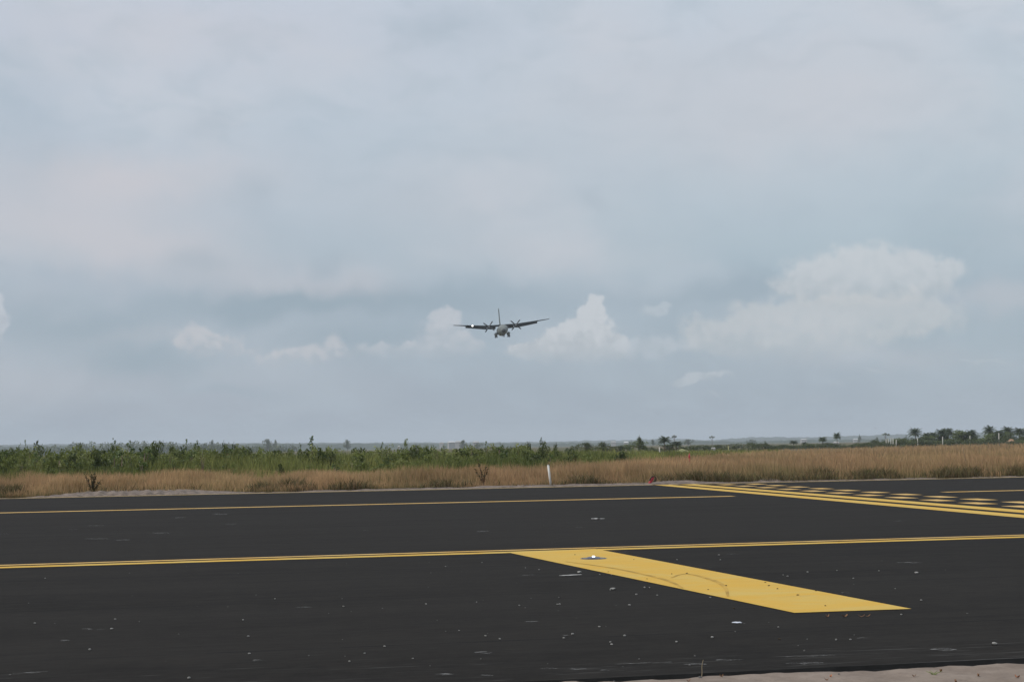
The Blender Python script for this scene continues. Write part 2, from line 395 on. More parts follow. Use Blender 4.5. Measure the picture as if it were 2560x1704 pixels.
# pale scrapes in the asphalt
def scrapemat():
    M = bpy.data.materials.new('scrape'); M.use_nodes = True; t = NT(M.node_tree); b = t.n['Principled BSDF']
    mp = t.node('ShaderNodeMapping'); mp.inputs['Rotation'].default_value = (0, 0, -TA)
    t.l.new(t.node('ShaderNodeTexCoord').outputs['Object'], mp.inputs[0])
    n = t.noise(t.vm('MULTIPLY', mp.outputs[0], (6, 45, 1)), 1.0, 4, .7)
    b.inputs['Base Color'].default_value = (.25, .245, .24, 1); b.inputs['Roughness'].default_value = .8
    t.l.new(t.ss(n, .45, .66, 0, .8), b.inputs['Alpha'])
    return M
M_scr = scrapemat()
def scrape(x0, y0, x1, y1, wd, m_=M_scr):
    a, b = ground(x0, y0), ground(x1, y1)
    pts = [a.lerp(b, k / 7) + NN * random.uniform(-.02, .02) for k in range(8)]
    ribbon('scrape_mark', pts, wd, m_, .005)
M_scr2 = mat('fresh_scrape', (.42, .41, .40), .7, var=.1)
for a in ((388, 233, 497, 227, .10),): 
    p, q = c7(a[0], a[1]), c7(a[2], a[3]); scrape(*p, *q, a[4], M_scr2)
for a in ((190, 231, 265, 229, .10), (1213, 127, 1275, 127, .12), (2038, 167, 2170, 170, .14), (228, 458, 285, 458, .10), (1240, 464, 1288, 464, .09), (680, 116, 720, 116, .1), (660, 667, 940, 658, .05), (300, 690, 380, 687, .06),
          (440, 692, 520, 690, .10), (590, 697, 630, 697, .07), (1000, 668, 1110, 668, .08), (1160, 648, 1290, 645, .05), (1500, 632, 1800, 622, .05), (1500, 665, 1690, 662, .08), (1850, 540, 1905, 540, .09), (2210, 592, 2350, 598, .16), (1780, 316, 1810, 318, .1), (0, 612, 50, 612, .08), (410, 525, 440, 527, .07)):
    p, q = c7(a[0], a[1]), c7(a[2], a[3]); scrape(*p, *q, a[4])
def c6(x, y): return (x / 1.8406, 1250 + y / 1.8406)
for a in ((455, 595, 482, 595, .1), (380, 590, 420, 596, .07), (1165, 735, 1215, 738, .09), (1360, 493, 1435, 492, .06), (2185, 702, 2245, 700, .12), (2010, 803, 2080, 801, .09), (2225, 806, 2260, 808, .08), (550, 182, 585, 184, .3), (395, 177, 500, 178, .2),
          (700, 152, 780, 150, .3), (325, 134, 352, 134, .3), (400, 117, 480, 116, .2), (800, 80, 845, 80, .5), (985, 62, 1040, 66, .3), (1045, 110, 1075, 111, .3), (1665, 139, 1690, 139, .3), (2195, 143, 2255, 143, .3), (0, 156, 35, 154, .3), (60, 800, 220, 790, .08), (280, 645, 312, 646, .08)):
    p, q = c6(a[0], a[1]), c6(a[2], a[3]); scrape(*p, *q, a[4])
for a in ((1478, 1296, 1504, 1295.5, .5, M_scr2), (1442, 1318, 1462, 1318, .25, M_scr), (2236, 1302, 2250, 1302, .35, M_scr)): scrape(*a)

# sand on both sides of the pavement
def grid(name, s0, s1, ds, n0, n1, dn, hf, m_):
    S = np.arange(s0, s1 + ds / 2, ds); Nn = np.arange(n0, n1 + dn / 2, dn); A, B = np.meshgrid(S, Nn, indexing='ij')
    Z = hf(A, B); X = T.x * A + NN.x * B; Y = T.y * A + NN.y * B
    V = np.stack([X, Y, Z], -1).reshape(-1, 3); nb = len(Nn)
    I = (np.arange(len(S) - 1)[:, None] * nb + np.arange(nb - 1)[None]).ravel()
    me = bpy.data.meshes.new(name); me.from_pydata(V.tolist(), [], np.stack([I, I + nb, I + nb + 1, I + 1], 1).tolist())
    me.polygons.foreach_set('use_smooth', [True] * len(me.polygons)); me.materials.append(m_)
    o = bpy.data.objects.new(name, me); C.objects.link(o); return tag(o, kind='structure')
def near_h(s, n):
    e = fbm(s * 1.3, n * 1.3, 2, 4) - .5
    bank = np.clip((11.42 - n - .07 * fbm(s * 2.2, s * 0, 6)) / .06, 0, 1)
    return -.095 + bank * (.076 + .018 * np.clip((5.2 - s) / 2.5, 0, 1) + .03 * e + .035 * (fbm(s * 5, n * 5, 12, 3) - .5)) + np.clip(11.0 - n, 0, 2) * .03
grid('sand_verge', -3, 12, .04, 8.6, 11.5, .04, near_h, M_sand)
grid('sand_ground', -120, 120, 2, -40, 8.7, 2, lambda s, n: -.03 + 0 * s + .0 * n, M_sand)
M_rubble = mat('rubble', (.175, .138, .115), .95, var=.38, scale=3.5, bump=.6, bscale=9)
def far_h(s, n):
    d = np.clip((n - 64.75) / .35, 0, 1)
    x = s; m_ = np.exp(-((x + 1.0) / 3.2) ** 4) * np.clip((n - 64.9) / 1.2, 0, 1) * .13
    m2 = np.exp(-((x - 21.8) / 1.0) ** 2) * .10 + np.exp(-((x - 25.6) / .7) ** 2) * .12 + np.exp(-((x - 16) / 5) ** 4) * .03
    r = fbm(s * 1.6, n * 1.6, 21, 4)
    tr = .05 * (np.sin(s * 14) > .1) * np.exp(-((x + 1.5) / 3.) ** 4) * (n < 66)
    return -.07 + d * (.04 + .09 * r + m_ + m2 * np.clip((n - 65) / .6, 0, 1) + tr)
grid('sand_shoulder', -60, 60, .12, 64.7, 67.8, .1, far_h, M_rubble)

# ------------------------------------------------------------------ haze
def box_mesh(name, x0, x1, y0, y1, z0, z1, m_, parent=None):
    V = [(x, y, z) for z in (z0, z1) for y in (y0, y1) for x in (x0, x1)]
    return obj(name, V, [(0, 2, 3, 1), (4, 5, 7, 6), (0, 1, 5, 4), (2, 6, 7, 3), (0, 4, 6, 2), (1, 3, 7, 5)], m_, parent)
HM = bpy.data.materials.new('haze'); HM.use_nodes = True; ht = NT(HM.node_tree); ht.n.clear()
pv = ht.node('ShaderNodeVolumePrincipled'); pv.inputs['Color'].default_value = (.80, .88, 1.0, 1); pv.inputs['Density'].default_value = .00016; pv.inputs['Anisotropy'].default_value = .0
hout = ht.node('ShaderNodeOutputMaterial'); ht.l.new(pv.outputs[0], hout.inputs['Volume'])
tag(box_mesh('haze', -14500, 14500, -3500, 13500, -1.2, 110, HM), kind='stuff')

# ------------------------------------------------------------------ grass
def blades(name, X, Y, h, wd, lean, c0, c1, c2, m_, zb=-.08):
    n = len(X); th = rng.uniform(0, 2 * np.pi, n); th2 = rng.uniform(0, 2 * np.pi, n)
    dx, dy = np.cos(th) * wd / 2, np.sin(th) * wd / 2 * .6
    lx, ly = np.cos(th2) * lean * h, np.sin(th2) * lean * h
    V = np.zeros((n, 5, 3))
    V[:, 0] = np.stack([X - dx * .7, Y - dy, np.full(n, zb)], 1); V[:, 1] = np.stack([X + dx * .7, Y + dy, np.full(n, zb)], 1)
    V[:, 2] = np.stack([X + lx * .35 + dx, Y + ly * .35 + dy, h * .62 + zb], 1); V[:, 3] = np.stack([X + lx * .35 - dx, Y + ly * .35 - dy, h * .62 + zb], 1)
    V[:, 4] = np.stack([X + lx, Y + ly, h + zb], 1)
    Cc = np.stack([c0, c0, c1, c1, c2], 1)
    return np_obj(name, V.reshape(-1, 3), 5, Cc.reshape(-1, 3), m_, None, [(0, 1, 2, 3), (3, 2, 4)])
UB = np.array([-900, 0, 640, 1000, 1280, 1450, 1600, 1750, 2000, 2300, 2700, 3500]); YB = np.array([68.5, 70, 72.5, 75, 80, 92, 115, 150, 230, 330, 390, 420])
def boundary(u_): return np.interp(u_, UB, YB)
def scatter(n, ymin, ymax, u0=-450, u1=3010):
    u_ = rng.uniform(u0, u1, n); k = rng.uniform(0, 1, n); ymin_ = np.broadcast_to(ymin(u_) if callable(ymin) else ymin, n); ymax_ = ymax(u_) if callable(ymax) else ymax
    Y = 1 / (1 / ymin_ + (1 / ymax_ - 1 / ymin_) * k); return u_, (u_ - 1280) / FPX * Y, Y
def edgeY(u_):                                           # Y of the line n = 66.2
    tx = (u_ - 1280) / FPX; return 64.95 / (math.cos(TA) - tx * math.sin(TA))
def mixc(a, b, t_): return np.asarray(a)[None] * (1 - t_[:, None]) + np.asarray(b)[None] * t_[:, None]
def gap(s):                                              # the bare strip narrows to almost nothing at the left, between 2 and 6 m, and beyond 23 m
    return 1.1 * np.clip(1 - np.clip((s + 4.6) / .8, 0, 1) + np.exp(-((s - 4.6) / 2.2) ** 4) + np.clip((s - 22) / 2, 0, 1), 0, 1)
n = 320000
u_, X, Y = scatter(n, edgeY, lambda q: boundary(q) * 1.03 + 1)
s_, n_ = X * T.x + Y * T.y, X * NN.x + Y * NN.y
cl = fbm(X * .55, Y * .4, 31, 4); cl2 = fbm(X * .12, Y * .05, 44, 3); fr = fbm(s_ * .9, n_ * .9, 51, 3)
front = np.clip((n_ - 66.2 + gap(s_) - 1.3 * (fr - .35)) / 2.2, 0, 1)
keep = (n_ - 66.2 + gap(s_) > 1.1 * (fr - .4)) & (rng.uniform(0, 1, n) < .35 + .65 * np.clip(cl * 1.6 - .2, 0, 1))
mound = np.exp(-((s_ + 1.0) / 3.4) ** 4) * (n_ < 67.6); keep &= rng.uniform(0, 1, n) > mound * .78
X, Y, cl, cl2, front, u_, s_ = [a[keep] for a in (X, Y, cl, cl2, front, u_, s_)]; n = len(X)
h = (.45 + .50 * np.clip(cl * 1.3 - .1, 0, 1) * (.5 + .5 * front)) * rng.uniform(.55, 1.12, n) * (.55 + .45 * front) + .12 * (u_ > 1700) * (cl2 - .3)
h *= 1.12
wd = .016 * Y / 66 * rng.uniform(.6, 1.5, n)
g = np.clip(fbm(X * .25, Y * .10, 61, 4) * 2.2 - .75, 0, 1); r_ = rng.uniform(0, 1, n)
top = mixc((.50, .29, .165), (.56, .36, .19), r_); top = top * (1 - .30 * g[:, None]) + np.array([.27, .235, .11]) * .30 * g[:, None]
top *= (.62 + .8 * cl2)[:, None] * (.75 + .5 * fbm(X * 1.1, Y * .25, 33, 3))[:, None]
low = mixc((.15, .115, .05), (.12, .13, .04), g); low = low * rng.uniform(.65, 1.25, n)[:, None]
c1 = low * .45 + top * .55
isg = rng.uniform(0, 1, n) < .10 + .35 * g * (1 - .5 * front); top[isg] = mixc((.22, .21, .09), (.30, .26, .12), r_[isg]); c1[isg] = top[isg] * .8; h[isg] *= .8
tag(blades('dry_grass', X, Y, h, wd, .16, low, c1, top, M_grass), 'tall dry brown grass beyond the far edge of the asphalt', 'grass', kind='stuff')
# low dark green-brown tussocks along the front of the dry grass
n = 62000
u_, X, Y = scatter(n, edgeY, lambda q: edgeY(q) + 3.4)
s_, n_ = X * T.x + Y * T.y, X * NN.x + Y * NN.y; cl = fbm(s_ * .8, n_ * .8, 71, 4)
mound = np.exp(-((s_ + 1.0) / 3.4) ** 4) * (n_ < 67.6)
keep = (rng.uniform(0, 1, n) < np.clip((cl - .38) * 5, 0, 1)) & ((s_ < 19.2) | (s_ > 21.3) | (n_ > 66.8)) & (n_ > 66.1 - gap(s_) + .7 * (fbm(s_ * .9, n_ * .9, 51, 3) - .35)) & (rng.uniform(0, 1, n) > mound * .8); X, Y, cl = X[keep], Y[keep], cl[keep]; n = len(X)
c = mixc((.13, .085, .045), (.13, .125, .05), rng.uniform(0, 1, n)) * rng.uniform(.6, 1.3, n)[:, None]
tag(blades('low_tussock_grass', X, Y, (.16 + .9 * (cl - .42)) * rng.uniform(.5, 1.7, n) + .05, .022 * rng.uniform(.7, 1.5, n), .5, c * .7, c, c * 1.2, M_grass), 'low dark tussocks at the foot of the dry grass', 'grass', kind='stuff')
# tall green reeds and grass behind
n = 230000
u_, X, Y = scatter(n, lambda q: boundary(q) * .985, lambda q: np.interp(q, [-500, 0, 1280, 1700, 1950], [135, 135, 165, 240, 260]), -450, 1950)
cl = fbm(X * .35, Y * .2, 81, 4); g = np.clip(fbm(X * .16, Y * .08, 91, 4) * 2.4 - .8, 0, 1)
keep = rng.uniform(0, 1, n) < np.clip(cl * 2 - .35, .08, 1) * np.interp(u_, [1500, 1950], [1, .35]); X, Y, cl, g, u_ = X[keep], Y[keep], cl[keep], g[keep], u_[keep]; n = len(X)
hh = np.interp(u_, [0, 700, 1280, 1450, 1600, 1950], [1.45, 1.40, 1.30, 1.2, 1.0, .75])
depthf = np.clip((Y - boundary(u_)) / 10, 0, 1)
h = hh * (.35 + 1.1 * cl) * rng.uniform(.55, 1.15, n) * (.72 + .28 * depthf)
c = mixc((.10, .125, .032), (.34, .33, .105), np.clip(.8 * g + .3 * rng.uniform(-1, 1, n), 0, 1)) * rng.uniform(.6, 1.25, n)[:, None]
tag(blades('green_reeds', X, Y, h, .030 * Y / 80 * rng.uniform(.6, 1.6, n), .22, c * .7, c, c * 1.15, M_grass), 'light green reeds behind the dry grass', 'reeds', kind='stuff')

# ------------------------------------------------------------------ foliage builders (unit meshes, shared by copies)
def leaf_cloud(name, P_, size, cols, parent, m_=M_leaf):
    n = len(P_); d = rng.normal(size=(n, 3)); d /= np.linalg.norm(d, axis=1)[:, None]
    e = np.cross(d, rng.normal(size=(n, 3))); e /= np.linalg.norm(e, axis=1)[:, None]
    a = (d * size[:, None]); b = e * size[:, None] * .45
    V = np.stack([P_ - a, P_ + b, P_ + a, P_ - b], 1).reshape(-1, 3)
    return np_obj(name, V, 4, np.repeat(cols, 4, 0), m_, parent, [(0, 1, 2, 3)])
def tube(pts, rad, k=6):
    V, Fc = [], []
    for i, p in enumerate(pts):
        p = Vector(p); d = (Vector(pts[min(i + 1, len(pts) - 1)]) - Vector(pts[max(i - 1, 0)])).normalized()
        a = d.cross(Vector((.3, 1, .1))).normalized(); b = d.cross(a)
        for j in range(k):
            an = 2 * math.pi * j / k; V.append(p + (a * math.cos(an) + b * math.sin(an)) * rad[i])
    for i in range(len(pts) - 1):
        for j in range(k): Fc.append((i * k + j, i * k + (j + 1) % k, (i + 1) * k + (j + 1) % k, (i + 1) * k + j))
    Fc += [tuple(range(k))[::-1], tuple((len(pts) - 1) * k + j for j in range(k))]
    return V, Fc
def tubes(name, lst, m_, parent, k=6, smooth=True):
    V, Fc = [], []
    for pts, rad in lst:
        v_, f_ = tube(pts, rad, k); o_ = len(V); V += v_; Fc += [tuple(i + o_ for i in f) for f in f_]
    return obj(name, V, Fc, m_, parent, smooth)
def crown_points(n, lobes):
    w_ = np.array([l[3] ** 2 for l in lobes]); w_ = w_ / w_.sum(); k = rng.choice(len(lobes), n, p=w_)
    L = np.array(lobes)[k]; d = rng.normal(size=(n, 3)); d /= np.linalg.norm(d, axis=1)[:, None]
    r = rng.uniform(.15, 1, n) ** .45 * (1 + .25 * rng.normal(size=n) * .5)
    return L[:, :3] + d * (L[:, 3] * r)[:, None], k
def foliage_kind(name, kind, n, cd, cl_, leaf):
    """a bush or tree of unit height with base at 0: an Empty > crown, trunk"""
    e = empty(name); lobes, limbs = [], []
    if kind == 'round':
        for i in range(13):
            a = rng.uniform(0, 6.28); r = rng.uniform(.0, .40); z = rng.uniform(.18, .80); s = rng.uniform(.13, .25) * (1.1 - .3 * z)
            if z > .6: r *= .7
            lobes.append((math.cos(a) * r, math.sin(a) * r, z, s))
    elif kind == 'broad':
        for i in range(24):
            a = rng.uniform(0, 6.28); r = rng.uniform(.05, .62); z = rng.uniform(.08, .82) * (1 - .45 * r); s = rng.uniform(.14, .22)
            lobes.append((math.cos(a) * r, math.sin(a) * r, z, s))
    elif kind == 'tall':
        for i in range(16):
            z = i / 16 * .92 + .05; a = rng.uniform(0, 6.28); r = .16 * (1 - z) + .05; lobes.append((math.cos(a) * r * rng.uniform(.3, 1.3), math.sin(a) * r, z, rng.uniform(.05, .11) * (1.35 - z)))
    elif kind == 'cone':
        for i in range(18):
            z = .06 + .9 * i / 18; a = rng.uniform(0, 6.28); r = .26 * (1 - z); lobes.append((math.cos(a) * r, math.sin(a) * r, z, .17 * (1.08 - z) + .02))
    elif kind == 'sparse':
        for i in range(11):
            a = rng.uniform(0, 6.28); r = rng.uniform(.05, .34); z = rng.uniform(.35, .95); lobes.append((math.cos(a) * r, math.sin(a) * r, z, rng.uniform(.05, .12)))
        for i in range(6):
            a = rng.uniform(0, 6.28); lobes.append((math.cos(a) * .25, math.sin(a) * .25, rng.uniform(.1, .35), .16))
    elif kind == 'umbrella':
        for i in range(12):
            a = rng.uniform(0, 6.28); r = rng.uniform(0, .36); lobes.append((math.cos(a) * r, math.sin(a) * r, .86 - .25 * r + rng.uniform(-.05, .05), rng.uniform(.07, .12)))
    elif kind == 'tree':
        for i in range(24):
            a = rng.uniform(0, 6.28); r = rng.uniform(0, .44); z = rng.uniform(.2, .88) - .2 * r; lobes.append((math.cos(a) * r, math.sin(a) * r, z, rng.uniform(.11, .19)))
    P_, k = crown_points(n, lobes); P_[:, 2] = np.maximum(P_[:, 2], .02)
    tone = rng.uniform(0, 1, len(lobes))[k] * .6 + rng.uniform(0, .5, n)
    cols = mixc(cd, cl_, np.clip(tone, 0, 1)) * rng.uniform(.75, 1.25, n)[:, None]
    leaf_cloud('crown', P_, leaf * rng.uniform(.6, 1.4, n), cols, e)
    th = .035 if kind in ('tree', 'umbrella') else .018
    zt = .55 if kind in ('tree', 'round', 'broad') else .8
    limbs.append(([(0, 0, -.02), (.01, 0, zt * .5), (0, .01, zt)], [th, th * .7, th * .3]))
    for l in lobes[::2]:
        limbs.append(([(0, 0, min(l[2], zt) * .45), (l[0] * .5, l[1] * .5, l[2] * .75), (l[0], l[1], l[2])], [th * .45, th * .3, th * .12]))
    tubes('trunk', limbs, M_bark, e, 5)
    return e
DK, MD, LT = (.030, .046, .012), (.115, .142, .032), (.27, .29, .09)
protos = {}
def proto(key, *a):
    protos.setdefault(key, []).append(foliage_kind(*a)); 
for i in range(4):
    proto('dark', 'shrub', 'round', 900, DK, MD, .045)
    proto('mid', 'shrub', 'round', 900, MD, (.19, .22, .06), .045)
    proto('tall', 'shrub', 'tall', 650, (.06, .09, .025), (.12, .17, .05), .032)
for i in range(2):
    proto('pale', 'shrub', 'sparse', 600, MD, LT, .035)
    proto('cone', 'shrub', 'cone', 900, (.05, .085, .02), (.11, .16, .04), .032)
    proto('broad', 'tree', 'broad', 1500, DK, MD, .04)
    proto('tree', 'tree', 'tree', 2000, DK, MD, .032)
    proto('palegreen', 'tree', 'tree', 2000, (.07, .10, .03), (.20, .24, .08), .034)
    proto('umbrella', 'tree', 'umbrella', 900, DK, MD, .03)
def plant(key, x, ytop, Y, wpx=None, label=None, cat='shrub', group=None, aspect=1.0, idx=None):
    """stand a plant whose top is at photo point (x, ytop) on the ground Y metres away; wpx is its width in photo pixels"""
    top_ = at(x, ytop, Y); H_ = top_.z + .1
    lst = protos[key]; i = random.randrange(len(lst)) if idx is None else idx
    pr = lst[i]
    if 'label' in pr.keys(): o = copy_tree(pr)
    else: o = pr
    natural = {'dark': .95, 'mid': .95, 'tall': .42, 'pale': .7, 'cone': .6, 'broad': 1.3, 'tree': .95, 'palegreen': .95, 'umbrella': .75}[key]
    wx = (wpx / FPX * Y) / (natural * H_) if wpx else aspect
    o.location = (top_.x, Y, -.09); o.scale = (H_ * wx, H_ * wx, H_); o.rotation_euler = (0, 0, random.uniform(0, 6.28))
    o.name = {'shrub': 'shrub'}.get(cat, 'tree'); tag(o, label, cat, group)
    return o
SG = 'shrubs in the green thicket behind the dry grass'
shr = [  # key, x, ytop, Y, width px, label
 ('dark', 100, 1101, 92, 46, 'dark rounded bush, biggest at the left end of the thicket'),
 ('dark', 60, 1109, 90, 60, 'dark bush beside the biggest rounded bush at the left end'),
 ('mid', 2, 1113, 92, 50, 'green bush cut by the left edge of the photo'),
 ('tall', 48, 1100, 96, 22, 'thin twiggy shrub rising over the dark bushes at far left'),
 ('tall', 65, 1094, 100, 16, 'wispy bare-topped shrub second from the left end'),
 ('mid', 180, 1103, 95, 52, 'mid green bush right of the rounded bush at far left'),
 ('dark', 206, 1106, 98, 34, 'narrow dark bush before the far blue woodland'),
 ('dark', 236, 1111, 88, 50, 'low dark bush left of the thin spiky sapling'),
 ('tall', 284, 1088, 92, 26, 'thin spiky sapling sticking up from the left thicket'),
 ('mid', 290, 1101, 95, 60, 'wide bush around the foot of the thin spiky sapling'),
 ('tall', 322, 1094, 90, 40, 'tall feathery grey-green shrub left of the big dark bush'),
 ('dark', 387, 1091, 93, 50, 'big dark pointed bush at the middle of the left thicket'),
 ('dark', 372, 1104, 88, 60, 'broad dark bush under the big pointed bush'),
 ('dark', 431, 1102, 97, 36, 'small dark bush right of the big pointed bush'),
 ('tall', 463, 1092, 98, 26, 'left of two neighbouring slim shrubs right of the big pointed bush'),
 ('tall', 492, 1091, 95, 28, 'right of two neighbouring slim shrubs right of the big pointed bush'),
 ('mid', 478, 1108, 90, 60, 'rounded green bush in front of the two slim shrubs'),
 ('dark', 556, 1100, 92, 34, 'dark bush with twin peaks left of the low hedge'),
 ('dark', 582, 1104, 96, 36, 'second peak right of the twin-peaked dark bush'),
 ('dark', 618, 1108, 92, 42, 'dark bush closing the right end of the left thicket'),
 ('dark', 540, 1116, 86, 60, 'low dark bush below the twin-peaked bush'),
 ('mid', 652, 1108, 98, 40, 'small green bush left of the low stretch of hedge'),
 ('dark', 692, 1110, 95, 50, 'rounded dark bush left of the tall conical tree'),
 ('sapling', 750, 1101, 98, 16, 'small slim shrub just left of the tall conical shrub'),
 ('cone', 781, 1083, 93, 58, 'tall conical shrub standing clear above the thicket'),
 ('dark', 800, 1110, 92, 50, 'dark bush at the right foot of the tall conical shrub'),
 ('dark', 765, 1112, 90, 50, 'dark bush at the left foot of the tall conical shrub'),
 ('mid', 820, 1107, 99, 34, 'mid green bush right of the tall conical shrub'),
 ('dark', 893, 1110, 99, 50, 'low dark bush midway between conical and leaning shrubs'),
 ('tall', 955, 1100, 97, 20, 'slim upright shrub left of the pale leaning shrub'),
 ('mid', 1014, 1085, 98, 38, 'pale loose shrub leaning left above the hedge'),
 ('mid', 1034, 1096, 96, 44, 'leafy lower half of the leaning shrub group'),
 ('dark', 1030, 1112, 94, 70, 'dark bush under the pale leaning shrub'),
 ('mid', 1067, 1102, 102, 24, 'small bush right of the pale leaning shrub'),
 ('tall', 1107, 1106, 103, 22, 'thin shrub before the distant pale buildings'),
 ('dark', 1142, 1108, 100, 22, 'small dark shrub right of the pale distant buildings'),
 ('pale', 1170, 1104, 108, 22, 'thin pale shrub between two small dark shrubs'),
 ('tall', 1217, 1098, 104, 20, 'slim shrub with bare top left of the aircraft'),
 ('dark', 1252, 1105, 104, 30, 'dark shrub below the aircraft'),
 ('dark', 1272, 1108, 108, 26, 'small dark shrub just right of the one below the aircraft'),
 ('mid', 1294, 1107, 110, 34, 'mid green shrub left of a slim pair above the white post'),
 ('dark', 1323, 1096, 108, 18, 'slim dark shrub left of the leaning one above the white post'),
 ('dark', 1316, 1110, 106, 30, 'low bush beneath the slim dark shrub above the white post'),
 ('dark', 1354, 1093, 108, 30, 'pointed bushy shrub above the white post'),
 ('dark', 1364, 1107, 110, 34, 'low right flank of the pointed bushy shrub'),
 ('dark', 1394, 1106, 114, 28, 'small dark bush right of the pointed bushy shrub'),
]
for k, x, y, Y, wp, lb in shr:
    plant('tall' if k == 'sapling' else k, x, y, Y, wp, lb, 'shrub', SG)
# denser filling of the thicket: low bushes nothing tells apart
for i in range(170):
    x = random.uniform(-120, 1330); Y = random.uniform(73, 94) if x < 560 else boundary(x) + random.uniform(12, 34)
    f_ = 1.0 if x < 620 else .8
    k = random.choice(['dark', 'mid', 'mid', 'mid', 'tall', 'mid', 'pale', 'pale', 'dark'])
    y = (HOR - (x - 1280) * .0155) + (random.uniform(-21, 2) if x < 640 else random.uniform(-13, 8))
    plant(k, x, y, Y, random.uniform(36, 80), 'low green bush inside the thicket behind the dry grass', 'shrub', 'low bushes filling the green thicket')
for i in range(95):
    x = random.uniform(-100, 1560); lim = HOR - (x - 1280) * .0155
    k = random.choice(['mid', 'pale', 'mid', 'dark', 'mid', 'tall']); Y = float(boundary(x)) + random.uniform(1, 12) ** 1.0
    plant(k, x, lim + random.uniform(6, 34) - (8 if x < 560 else 0), Y, random.uniform(24, 64), 'knee-high leafy bush in front of the green thicket', 'shrub', 'knee-high bushes in front of the thicket')
for x, y, wp, lb in ((50, 1158, 34, 'very dark low bush at the front left of the thicket'), (192, 1156, 30, 'very dark low bush second from left along the front'), (232, 1158, 40, 'dark low bush right of the second front bush'), (270, 1160, 50, 'dark bush at the grass edge left of the pale reeds'), (355, 1152, 55, 'wide dark front bush below the big pointed bush'), (432, 1158, 30, 'small dark front bush before the light reeds'), (703, 1152, 24, 'dark round bush at the edge of the dry grass before the conical shrub')):
    plant('dark', x, y - 6, 74, wp, lb, 'shrub', 'dark bushes along the front of the thicket')

# ------------------------------------------------------------------ palms and far trees
def palm_proto(droop, nf, lf):
    e = empty('palm_tree')
    tubes('trunk', [([(0, 0, -.02), (.012, 0, .3), (.0, .01, .6), (.015, 0, .8)], [.028, .02, .018, .02])], M_bark, e, 7)
    Vs, cs = [], []
    for i in range(nf):
        az = 2.4 * i; up = R(75) - i / nf * R(95)
        dh = Vector((math.cos(az), math.sin(az), 0)); p = Vector((.01, 0, .79)); dr = dh * math.cos(up) + Vector((0, 0, math.sin(up)))
        L = lf * random.uniform(.85, 1.1); stp = 12; side_ = Vector((-dh.y, dh.x, 0))
        g_ = random.uniform(.7, 1.25)
        for k in range(stp):
            q = p + dr * (L / stp); dr = (dr + Vector((0, 0, -droop / stp))).normalized()
            for sg in (-1, 1):
                ll = .085 * math.sin(math.pi * (k + 1.2) / (stp + 1.5)) + .015
                tip = (p + q) / 2 + (side_ * sg * .9 + dr * .5 + Vector((0, 0, -.35))).normalized() * ll * 1.3
                Vs += [p, q, tip, tip]; cs += [tuple(c_ * g_ for c_ in (.06, .085, .03))] * 4
            p = q
    V = np.array([tuple(v_) for v_ in Vs])
    np_obj('frond_crown', V, 4, np.array(cs), M_leaf, e, [(0, 1, 2)])
    return e
protos['palm'] = [palm_proto(1.5, 34, .36), palm_proto(1.9, 36, .33), palm_proto(1.2, 30, .38)]
def palm(x, ytop, Y, label, wpx=None, group='palms at the far side of the field'):
    top_ = at(x, ytop, Y); H_ = top_.z + .1; pr = random.choice(protos['palm'])
    if 'label' in pr.keys(): o = copy_tree(pr)
    else: o = pr
    s = (wpx * 1.1 / FPX * Y) / (.6 * H_) if wpx else 1.0
    o.location = (top_.x, Y, -.09); o.scale = (H_ * s, H_ * s, H_ / 1.02); o.rotation_euler = (0, 0, random.uniform(0, 6.28)); o.name = 'palm_tree'
    return tag(o, label, 'palm', group)
TG = 'trees on the far side of the field'
YT = 420
